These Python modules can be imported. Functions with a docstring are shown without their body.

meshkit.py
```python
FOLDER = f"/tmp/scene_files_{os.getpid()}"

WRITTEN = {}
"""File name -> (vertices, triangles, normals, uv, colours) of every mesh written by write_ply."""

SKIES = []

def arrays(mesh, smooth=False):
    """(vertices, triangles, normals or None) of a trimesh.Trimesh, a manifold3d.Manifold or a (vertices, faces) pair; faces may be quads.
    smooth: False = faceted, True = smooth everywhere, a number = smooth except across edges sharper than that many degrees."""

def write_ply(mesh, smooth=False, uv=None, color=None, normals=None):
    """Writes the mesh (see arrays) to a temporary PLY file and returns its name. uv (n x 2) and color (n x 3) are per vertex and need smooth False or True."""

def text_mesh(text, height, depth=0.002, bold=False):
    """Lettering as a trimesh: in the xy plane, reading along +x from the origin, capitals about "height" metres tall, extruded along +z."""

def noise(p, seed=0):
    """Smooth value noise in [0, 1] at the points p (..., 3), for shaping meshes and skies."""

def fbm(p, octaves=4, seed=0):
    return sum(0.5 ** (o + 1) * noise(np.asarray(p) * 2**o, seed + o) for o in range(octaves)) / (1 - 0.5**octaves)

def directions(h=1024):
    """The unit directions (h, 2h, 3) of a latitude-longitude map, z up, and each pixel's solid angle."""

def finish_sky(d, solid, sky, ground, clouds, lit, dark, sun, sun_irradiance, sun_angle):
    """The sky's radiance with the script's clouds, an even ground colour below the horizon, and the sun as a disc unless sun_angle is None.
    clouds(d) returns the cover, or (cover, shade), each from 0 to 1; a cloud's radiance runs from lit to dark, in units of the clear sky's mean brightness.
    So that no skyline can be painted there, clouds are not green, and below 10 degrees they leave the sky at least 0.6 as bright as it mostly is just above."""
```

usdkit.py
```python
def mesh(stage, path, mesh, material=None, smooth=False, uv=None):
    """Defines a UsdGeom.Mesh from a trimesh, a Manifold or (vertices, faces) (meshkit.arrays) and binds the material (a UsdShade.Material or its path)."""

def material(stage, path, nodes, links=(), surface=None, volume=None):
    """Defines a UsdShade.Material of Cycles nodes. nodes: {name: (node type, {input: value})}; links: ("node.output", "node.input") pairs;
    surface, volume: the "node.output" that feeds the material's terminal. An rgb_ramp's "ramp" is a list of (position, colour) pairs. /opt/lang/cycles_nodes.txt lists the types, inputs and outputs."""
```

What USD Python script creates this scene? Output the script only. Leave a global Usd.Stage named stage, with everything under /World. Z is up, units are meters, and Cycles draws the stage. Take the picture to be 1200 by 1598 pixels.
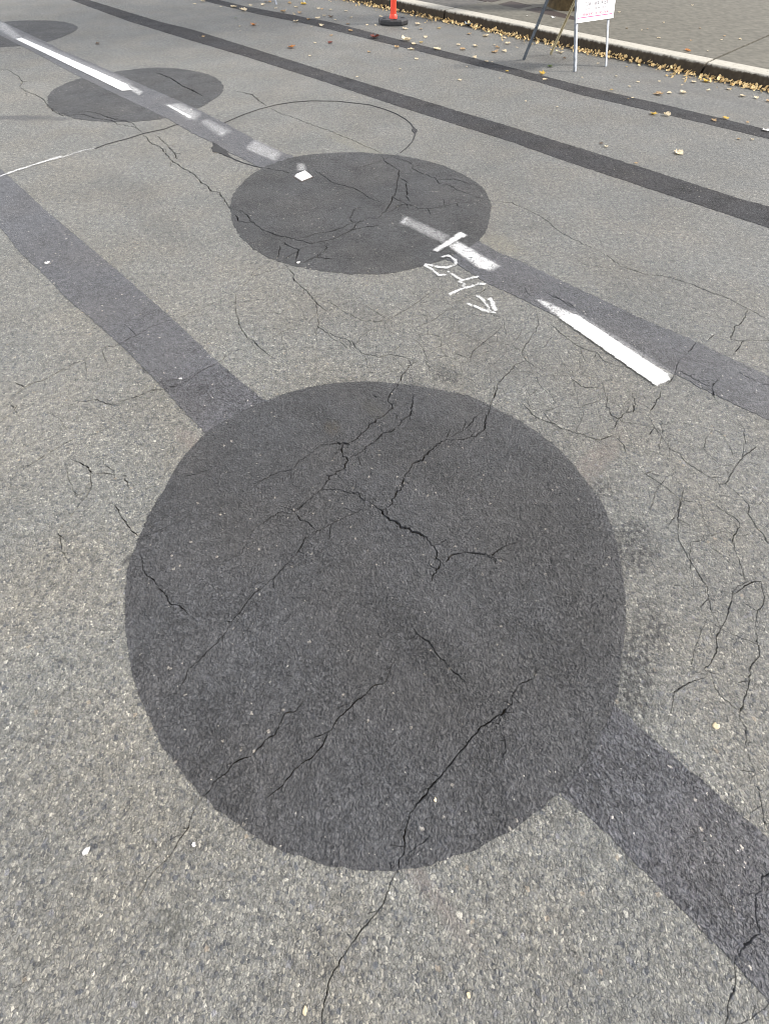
import math, random
import numpy as np
import shapely, trimesh
from shapely.geometry import Polygon, LineString, MultiPolygon, Point, box
from shapely.ops import unary_union
import usdkit, meshkit
from pxr import Usd, UsdGeom, UsdLux, UsdShade, Gf, Sdf, Vt

stage = Usd.Stage.CreateInMemory()
UsdGeom.SetStageUpAxis(stage, UsdGeom.Tokens.z)
UsdGeom.SetStageMetersPerUnit(stage, 1.0)
stage.SetDefaultPrim(UsdGeom.Xform.Define(stage, '/World').GetPrim())
UsdGeom.Scope.Define(stage, '/World/Looks')

# ---------------------------------------------------------------- camera
H = 1.2                                   # metres from the ground to the lens
FPX, PITCH, ROLL = 588.4, 1.0480, -0.0150  # lens and tilt found from the round patches
fw = np.array([0, math.cos(PITCH), -math.sin(PITCH)])
dn = np.array([0, -math.sin(PITCH), -math.cos(PITCH)])
cr, sr = math.cos(ROLL), math.sin(ROLL)
X = np.array([1.0, 0, 0])
c_right, c_down = cr * X + sr * dn, -sr * X + cr * dn
cam = UsdGeom.Camera.Define(stage, '/World/camera')
m4 = Gf.Matrix4d(1.0)
for i, row in enumerate((c_right, -c_down, -fw)):
    m4.SetRow(i, Gf.Vec4d(*map(float, row), 0))
m4.SetRow(3, Gf.Vec4d(0, 0, H, 1))
cam.AddTransformOp().Set(m4)
cam.CreateHorizontalApertureAttr(36.0)
cam.CreateVerticalApertureAttr(48.0)
cam.CreateFocalLengthAttr(36.0 * FPX / 1200)
cam.CreateClippingRangeAttr(Gf.Vec2f(0.05, 500))
cam.CreateExposureAttr(2.1)

# ---------------------------------------------------------------- sky and hazy sun
SUN_EL, SUN_AZ = math.radians(38), math.atan2(0.97, 0.10)
sun_dir = np.array([math.sin(SUN_AZ) * math.cos(SUN_EL), math.cos(SUN_AZ) * math.cos(SUN_EL), math.sin(SUN_EL)])
dome = UsdLux.DomeLight.Define(stage, '/World/sky')
dome.GetPrim().SetCustomDataByKey('kind', 'structure')
sky_mat = usdkit.material(stage, '/World/Looks/sky_look', {
    'tc': ('texture_coordinate', {}),
    'sky': ('sky_texture', {'sky_type': 'single_scattering', 'sun_disc': False, 'sun_elevation': SUN_EL, 'sun_rotation': SUN_AZ, 'aerosol_density': 2.0}),
    'n': ('noise_texture', {'scale': 2.2, 'detail': 6.0, 'roughness': 0.55}),
    'r': ('rgb_ramp', {'ramp': [(0.30, (0.25, 0.25, 0.25)), (0.6, (0.9, 0.9, 0.9))]}),
    'mx': ('mix_color', {'b': (7.2, 7.25, 7.5)}),
    'bg': ('background_shader', {'strength': 0.055}),
}, [('tc.generated', 'n.vector'), ('n.fac', 'r.fac'), ('r.color', 'mx.fac'), ('sky.color', 'mx.a'), ('mx.result', 'bg.color')], surface='bg.background')
for l in ('mx',):
    UsdShade.Shader.Get(stage, f'/World/Looks/sky_look/{l}').CreateInput('use_clamp', Sdf.ValueTypeNames.Bool).Set(True)
UsdShade.MaterialBindingAPI.Apply(dome.GetPrim()).Bind(sky_mat)
sun = UsdLux.DistantLight.Define(stage, '/World/sun')
sun.CreateNormalizeAttr(True)
sun.CreateIntensityAttr(0.4)
sun.CreateAngleAttr(10.0)
sun.CreateColorAttr(Gf.Vec3f(1.0, 0.95, 0.88))
zx = np.cross([0, 0, 1.0], sun_dir); zx /= np.linalg.norm(zx); zy = np.cross(sun_dir, zx)
ms = Gf.Matrix4d(1.0)
for i, row in enumerate((zx, zy, sun_dir)):
    ms.SetRow(i, Gf.Vec4d(*map(float, row), 0))
sun.AddTransformOp().Set(ms)

# ---------------------------------------------------------------- helpers
used = {}
def numbered(parent, name):
    k = (parent, name); n = used.get(k, 0); used[k] = n + 1
    return f'{parent}/{name}' if n == 0 else f'{parent}/{name}_{n:03d}'

def tag(p, label=None, cat=None, group=None, kind=None):
    p = p.GetPrim() if hasattr(p, 'GetPrim') else p
    for k, v in (('label', label), ('category', cat), ('group', group), ('kind', kind)):
        if v: p.SetCustomDataByKey(k, v)
    return p

def obj(name, mesh, material, parent=None, smooth=False):
    path = numbered(str(parent.GetPath()) if parent is not None else '/World', name)
    return usdkit.mesh(stage, path, mesh, material, smooth=smooth)

def thing(name, label=None, cat=None, loc=(0, 0, 0), group=None, kind=None):
    x = UsdGeom.Xform.Define(stage, numbered('/World', name))
    if any(loc): x.AddTranslateOp().Set(Gf.Vec3d(*map(float, loc)))
    tag(x, label, cat, group, kind)
    return x.GetPrim()

def at(px, z=0.0):
    """The point of the plane at height z that the photograph shows at pixel px (1200 x 1598)."""
    p = (np.atleast_2d(np.asarray(px, float)) - [600, 799]) / FPX
    d = p[:, :1] * c_right + fw + p[:, 1:] * c_down
    t = (z - H) / d[:, 2:]
    return np.c_[d[:, :2] * t]
def at1(px, z=0.0): return at([px], z)[0]
def scale_at(px):
    a, b, c = at([px, (px[0] + 1, px[1]), (px[0], px[1] + 1)])
    return math.sqrt(abs((b - a)[0] * (c - a)[1] - (b - a)[1] * (c - a)[0]))

rng = np.random.default_rng(7)
random.seed(7)
TH = -0.778
E1 = np.array([math.cos(TH), math.sin(TH)])      # along the street, to the right and towards the lens
E2 = np.array([-E1[1], E1[0]])                   # across, towards the kerb
def sn(p): p = np.atleast_2d(p); return np.c_[p @ E1, p @ E2]
def xy(q): q = np.atleast_2d(q); return q[:, :1] * E1 + q[:, 1:] * E2

def densify(ring, near=0.009, far=0.05):
    out = []
    ring = np.asarray(ring)
    for a, b in zip(ring, np.roll(ring, -1, 0)):
        L = np.linalg.norm(b - a); dist = min(np.linalg.norm(a), np.linalg.norm(b))
        if dist > 14 and L > 5:
            m = (a + b) / 2
        step = near if dist < 3.5 else (0.02 if dist < 8 else far)
        n = max(1, int(L / step))
        if L > 8: n = max(n, 1500) if dist < 14 else max(1, int(L / 0.5))
        t = np.linspace(0, 1, n, endpoint=False)[:, None]
        out.append(a + (b - a) * t)
    return np.vstack(out)

def rough(poly, amp=0.003, seed=0):
    """A shapely polygon with an outline as uneven as a saw cut through stones."""
    r = densify(np.array(poly.exterior.coords)[:-1])
    q = np.c_[r, np.zeros(len(r))]
    dx = meshkit.noise(q * 90, seed) - .5 + .8 * (meshkit.noise(q * 44, seed + 3) - .5)
    dy = meshkit.noise(q * 90, seed + 1) - .5 + .8 * (meshkit.noise(q * 44, seed + 4) - .5)
    p = Polygon(r + amp * 2 * np.c_[dx, dy])
    return p if p.is_valid else p.buffer(0)

def slab(poly, top, bottom):
    ms = []
    for g in getattr(poly, 'geoms', [poly]):
        if g.geom_type == 'Polygon' and g.area > 1e-6:
            m = trimesh.creation.extrude_polygon(g, top - bottom, engine='earcut')
            m.apply_translation([0, 0, bottom]); ms.append(m)
    return trimesh.util.concatenate(ms)

def circle_patch(pts, seed, amp=0.003):
    P = at(pts); A = np.c_[2 * P, np.ones(len(P))]
    s = np.linalg.lstsq(A, (P ** 2).sum(1), rcond=None)[0]; c = s[:2]; r0 = math.sqrt(s[2] + c @ c)
    d = P - c; th = np.arctan2(d[:, 1], d[:, 0]); r = np.linalg.norm(d, axis=1); o = np.argsort(th)
    T = np.linspace(-np.pi, np.pi, 400, endpoint=False)
    R = np.interp(T, th[o], r[o], period=2 * np.pi)
    gap = np.array([np.abs((th - t + np.pi) % (2 * np.pi) - np.pi).min() for t in T])
    w = np.clip((gap - .35) / .4, 0, 1); R = R * (1 - w) + r0 * w
    k = np.ones(7) / 7; R = np.convolve(np.r_[R[-3:], R, R[:3]], k, 'valid')
    return rough(Polygon(c + R[:, None] * np.c_[np.cos(T), np.sin(T)]), amp, seed), c, r0

def band(upper, lower, s0, s1, seed, amp=0.0035):
    def edge(pts):
        q = sn(at(pts)); q = q[np.argsort(q[:, 0])]; lin = np.polyval(np.polyfit(q[:, 0], q[:, 1], 1), q[:, 0]); q[:, 1] = lin + (q[:, 1] - lin) * .75
        return np.vstack([[s0, q[0, 1]], q, [s1, q[-1, 1]]])
    a, b = edge(upper), edge(lower)
    return rough(Polygon(xy(np.vstack([a, b[::-1]]))), amp, seed)

# ---------------------------------------------------------------- materials
T3 = lambda *c: tuple(c)
def asphalt(name, binder, stones, big, fine, presence, sA, stains=(), gapw=.14, cav=.4, tint=(1, 1, 1), lumps=0, bump=1.0, rough_=0.8, spec=0.35, rim=None, vary=.25, gloss_stone=0.0, binder2=None):
    N, L = {}, []
    def n(k, t, **kw): N[k] = (t, kw); return k
    def l(a, b): L.append((a, b))
    n('geo', 'geometry')
    n('wn', 'noise_texture', scale=130.0, detail=1.5); l('geo.position', 'wn.vector')
    n('wo', 'vector_math', math_type='multiply_add', vector2=(.013, .013, 0), vector3=(0, 0, 0)); l('wn.color', 'wo.vector1'); l('geo.position', 'wo.vector3')
    n('flat', 'vector_math', math_type='multiply', vector2=(1, 1, 0)); l('wo.vector', 'flat.vector1')
    # three sizes of stone
    for k, s, off in (('A', sA, 0.0), ('B', sA * 2.3, 3.7), ('C', sA * 0.48, 9.1)):
        n('v' + k, 'voronoi_texture', dimensions='2D', feature='f1', scale=s, randomness=1.0); l('flat.vector', f'v{k}.vector')
        n('sep' + k, 'separate_color'); l(f'v{k}.color', f'sep{k}.color')
        pr = presence['ABC'.index(k)]
        n('pres' + k, 'math', math_type='less_than', value2=pr); l(f'sep{k}.r', f'pres{k}.value1')
        n('disc' + k, 'map_range', range_type='smoothstep', from_min=.42 if k != 'C' else .30, from_max=.58 if k != 'C' else .45, to_min=1.0, to_max=0.0); l(f'v{k}.distance', f'disc{k}.value')
        n('mask' + k, 'math', math_type='multiply'); l(f'pres{k}.value', f'mask{k}.value1'); l(f'disc{k}.result', f'mask{k}.value2')
        n('tone' + k, 'rgb_ramp', ramp={'A': stones, 'B': fine, 'C': big}[k], interpolate=False); l(f'sep{k}.g', f'tone{k}.fac')
    if not lumps:
        n('vE', 'voronoi_texture', dimensions='2D', feature='distance_to_edge', scale=sA, randomness=1.0); l('flat.vector', 'vE.vector')
        n('gap', 'map_range', range_type='smoothstep', from_min=.0, from_max=gapw, to_min=cav, to_max=1.0); l('vE.distance', 'gap.value')
    n('g1', 'noise_texture', scale=420.0, detail=2.0, roughness=.7); l('geo.position', 'g1.vector')
    b2 = binder2 or tuple(x * 1.9 for x in binder)
    n('bind', 'mix_color', a=tuple(x * .6 for x in binder), b=b2); l('g1.fac', 'bind.fac')
    last = 'bind.result'
    for k in 'BAC':
        n('mx' + k, 'mix_color'); l(f'mask{k}.value', f'mx{k}.fac'); l(last, f'mx{k}.a'); l(f'tone{k}.color', f'mx{k}.b'); last = f'mx{k}.result'
    # grain inside the stones
    n('g2', 'noise_texture', scale=900.0, detail=0.5); l('geo.position', 'g2.vector')
    n('g2r', 'map_range', from_min=.3, from_max=.7, to_min=.75, to_max=1.25); l('g2.fac', 'g2r.value')
    n('gm', 'vector_math', math_type='scale'); l(last, 'gm.vector1'); l('g2r.result', 'gm.scale'); last = 'gm.vector'
    if lumps:
        n('lp', 'noise_texture', scale=float(lumps), detail=2.0, roughness=.6, distortion=.9); l('geo.position', 'lp.vector')
        n('lz', 'noise_texture', scale=5.0, detail=3.0, roughness=.6); l('geo.position', 'lz.vector')
        n('lt', 'map_range', from_min=.35, from_max=.65, to_min=-.10, to_max=.06); l('lz.fac', 'lt.value')
        n('ls', 'math', math_type='subtract'); l('lp.fac', 'ls.value1'); l('lt.result', 'ls.value2')
        n('cv', 'map_range', range_type='smoothstep', from_min=.34, from_max=.52, to_min=cav, to_max=1.0); l('ls.value', 'cv.value')
        n('cvm', 'vector_math', math_type='scale'); l(last, 'cvm.vector1'); l('cv.result', 'cvm.scale'); last = 'cvm.vector'
    else:
        n('cn', 'noise_texture', scale=75.0, detail=2.0); l('geo.position', 'cn.vector')
        n('cr', 'map_range', range_type='smoothstep', from_min=.42, from_max=.62, to_min=0.05, to_max=1.0); l('cn.fac', 'cr.value')
        n('cx', 'mix_float', a=1.0); l('cr.result', 'cx.fac'); l('gap.result', 'cx.b')
        n('cv', 'math', math_type='multiply', value2=1.0); l('cx.result', 'cv.value1')
        n('cvm', 'vector_math', math_type='scale'); l(last, 'cvm.vector1'); l('cv.value', 'cvm.scale'); last = 'cvm.vector'
    n('tn', 'vector_math', math_type='multiply', vector2=tint); l(last, 'tn.vector1'); last = 'tn.vector'
    # broad unevenness of the surface
    n('lv', 'noise_texture', scale=1.7, detail=3.0, roughness=.6); l('geo.position', 'lv.vector')
    n('lr', 'map_range', from_min=.3, from_max=.7, to_min=1 - vary, to_max=1 + vary); l('lv.fac', 'lr.value')
    n('lm', 'vector_math', math_type='scale'); l(last, 'lm.vector1'); l('lr.result', 'lm.scale'); last = 'lm.vector'
    n('mf', 'noise_texture', scale=34.0, detail=3.5, roughness=.75); l('geo.position', 'mf.vector')
    n('mr', 'map_range', from_min=.3, from_max=.7, to_min=.62, to_max=1.38); l('mf.fac', 'mr.value')
    n('mm', 'vector_math', math_type='scale'); l(last, 'mm.vector1'); l('mr.result', 'mm.scale'); last = 'mm.vector'
    n('ht', 'noise_texture', scale=2.3, detail=1.0); l('geo.position', 'ht.vector')
    n('hr', 'rgb_ramp', ramp=[(.35, (1.02, 1.0, .97)), (.5, (1, 1, 1)), (.65, (.98, 1.0, 1.02))]); l('ht.fac', 'hr.fac')
    n('hm', 'vector_math', math_type='multiply'); l(last, 'hm.vector1'); l('hr.color', 'hm.vector2'); last = 'hm.vector'
    # stains, each with a place and a shape of its own
    n('sn_', 'noise_texture', scale=60.0, detail=3.0, roughness=.7); l('geo.position', 'sn_.vector')
    n('sn2', 'noise_texture', scale=9.0, detail=2.0); l('geo.position', 'sn2.vector')
    for i, (c, rx, ry, col, strength, speck, *turn) in enumerate(stains):
        n(f'sd{i}', 'vector_math', math_type='subtract', vector2=(c[0], c[1], 0)); l('geo.position', f'sd{i}.vector1')
        n(f'sr{i}', 'vector_rotate', rotate_type='z_axis', angle=-(turn[0] if turn else TH)); l(f'sd{i}.vector', f'sr{i}.vector')
        n(f'ss{i}', 'vector_math', math_type='multiply', vector2=(1 / rx, 1 / ry, 0)); l(f'sr{i}.vector', f'ss{i}.vector1')
        n(f'sl{i}', 'vector_math', math_type='length'); l(f'ss{i}.vector', f'sl{i}.vector1')
        n(f'sw{i}', 'math', math_type='multiply_add', value2=.9, value3=-.45); l('sn2.fac', f'sw{i}.value1')
        n(f'sa{i}', 'math', math_type='add'); l(f'sl{i}.value', f'sa{i}.value1'); l(f'sw{i}.value', f'sa{i}.value2')
        n(f'sm{i}', 'map_range', range_type='smoothstep', from_min=.25, from_max=1.0, to_min=1.0, to_max=0.0); l(f'sa{i}.value', f'sm{i}.value')
        n(f'sp{i}', 'map_range', range_type='smoothstep', from_min=.5 - .08 - .3 * (1 - speck), from_max=.5 + .14, to_min=0.0, to_max=strength); l('sn_.fac', f'sp{i}.value')
        n(f'sf{i}', 'math', math_type='multiply', use_clamp=True); l(f'sm{i}.result', f'sf{i}.value1'); l(f'sp{i}.result', f'sf{i}.value2')
        n(f'sx{i}', 'mix_color', b=col); l(f'sf{i}.value', f'sx{i}.fac'); l(last, f'sx{i}.a'); last = f'sx{i}.result'
    # relief
    if lumps:
        n('ha', 'map_range', range_type='smoothstep', from_min=.30, from_max=.62, to_min=0.0, to_max=1.6); l('lp.fac', 'ha.value')
        n('hb', 'map_range', range_type='smoothstep', from_min=.05, from_max=.5, to_min=.5, to_max=0.0); l('vA.distance', 'hb.value')
        n('hs', 'math', math_type='add'); l('ha.result', 'hs.value1'); l('hb.result', 'hs.value2')
    else:
        n('ea', 'map_range', range_type='smoothstep', from_min=.08, from_max=.55, to_min=1.0, to_max=0.0); l('vA.distance', 'ea.value')
        n('ja', 'map_range', from_min=0.0, from_max=1.0, to_min=.25, to_max=1.3); l('sepA.b', 'ja.value')
        n('ha', 'math', math_type='multiply'); l('ea.result', 'ha.value1'); l('ja.result', 'ha.value2')
        n('jb', 'map_range', range_type='smoothstep', from_min=.08, from_max=.55, to_min=.38, to_max=0.0); l('vB.distance', 'jb.value')
        n('hs', 'math', math_type='add'); l('ha.value', 'hs.value1'); l('jb.result', 'hs.value2')
    n('rn', 'math', math_type='multiply_add', value2=.5); l('g1.fac', 'rn.value1'); l('hs.value', 'rn.value3')
    n('bp', 'bump', strength=1.0, distance=.0042 * bump); l('rn.value', 'bp.height')
    n('p', 'principled_bsdf', roughness=rough_, specular_ior_level=spec, diffuse_roughness=.6)
    l(last, 'p.base_color'); l('bp.normal', 'p.normal')
    n('rr', 'map_range', from_min=.3, from_max=.7, to_min=rough_ - .12, to_max=min(1, rough_ + .12)); l('g1.fac', 'rr.value'); l('rr.result', 'p.roughness')
    return usdkit.material(stage, '/World/Looks/' + name, N, L, surface='p.BSDF')

def plain(name, color, rough_=.6, spec=.4, scale=40.0, amount=.2, bump=0.0, bscale=200.0, metallic=0.0, color2=None, island=None):
    N = {'g': ('geometry', {}), 'n': ('noise_texture', {'scale': scale, 'detail': 5.0, 'roughness': .6}),
         'r': ('rgb_ramp', {'ramp': [(.3, tuple(c * (1 - amount) for c in color)), (.7, color2 or tuple(min(1, c * (1 + amount)) for c in color))]}),
         'p': ('principled_bsdf', {'roughness': rough_, 'specular_ior_level': spec, 'metallic': metallic})}
    L = [('g.position', 'n.vector'), ('n.fac', 'r.fac')]
    if island:
        N['i'] = ('rgb_ramp', {'ramp': island, 'interpolate': False}); N['m'] = ('mix_color', {'blend_type': 'multiply', 'fac': 1.0})
        L += [('g.random_per_island', 'i.fac'), ('i.color', 'm.a'), ('r.color', 'm.b'), ('m.result', 'p.base_color')]
    else:
        L += [('r.color', 'p.base_color')]
    if bump:
        N['bn'] = ('noise_texture', {'scale': bscale, 'detail': 4.0}); N['b'] = ('bump', {'strength': .7, 'distance': bump})
        L += [('g.position', 'bn.vector'), ('bn.fac', 'b.height'), ('b.normal', 'p.normal')]
    return usdkit.material(stage, '/World/Looks/' + name, N, L, surface='p.BSDF')

# ---------------------------------------------------------------- traced outlines (pixels of the 1200 x 1598 photograph)
C1 = [(548,596),(621.5,599),(684,608),(730,617),(765,632),(780,641),(836,673),(878,706),(913,751),(934,776),(951,811),(962,846),(971,895),(976,930),(968.5,1023),(962,1090),(867,1242),(820.5,1280),(780,1307),(400,1307),(461,1335),(534,1357),(594.6,1361.5),(659.5,1353),(724,1331),(198,1000),(208,1056),(228,1108.5),(247,1150),(273,1191),(314,1239.5),(359,1277),(322,675),(280,723),(257,763),(233,803),(218,837),(207,863),(198,900),(197,933),(413,627),(470,607)]
C2 = [(463,244),(524,238),(585,239),(639,245),(685,256),(723,272),(754,293),(765,316),(763.5,339),(752,369.5),(409,262),(378,285),(363,306),(360,331),(369,358),(390,383),(424,404),(463,415.5),(501,422),(551,427),(604.5,427),(646.6,418)]
C3 = [(82,140),(75,154),(122.5,122.5),(182,111),(238,105),(297.5,109),(336,121),(348,133),(345,145),(325.5,159),(308,169),(245,186),(210,189),(157,189),(122,185),(90,174)]
C5 = [(17,32.5),(50,31),(83,31.7),(103,34),(120,40),(120,45),(107,52.5),(90,59),(72,65),(30,71),(17,71.7),(0,72.5)]
LU = [(17,277),(73,330),(143,387),(213,447),(273,500),(333,560),(377,597),(400,613),(983,1120),(1031,1165),(1104,1226),(1185,1295)]
LL = [(0,353),(33,397),(77,437),(110,473),(143,497),(187,535),(240,587),(293,647),(877,1242),(938,1290.5),(1007,1363.5),(1088,1444.6),(1137,1493),(1200,1562)]
MU = [(71.7,65),(93,76.7),(116.7,86.7),(141.7,96.7),(176.7,111.7),(310,169.4),(354,192),(399,219),(442,238),(460,245.5),(748,376),(780,396),(800,402),(907,453),(1000,497),(1087,533),(1200,588)]
ML = [(30,69),(61.7,85),(83,96.7),(103,108),(125,120),(264,185),(299,207),(332,221.7),(357,238),(387,251),(405,262),(715,412),(760,444),(800,460),(827,473),(1053,583),(1110,613),(1200,655)]
UU = [(140,0),(251,34),(300,44.6),(380,70),(520,114),(660,156),(800,198),(967,250),(1067,282),(1160,313),(1200,322)]
UL = [(115,0),(200,33),(300,63),(380,86),(506,126),(625,166),(800,220.5),(880,250),(1000,290),(1100,323),(1200,356)]
FU = [(343,0),(380,9),(520,33),(660,70),(800,105),(907,134),(1053,167),(1200,203)]
FL = [(335,5),(400,21),(485,37),(660,80),(800,115),(907,148.5),(1053,181.5),(1200,216)]

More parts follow.
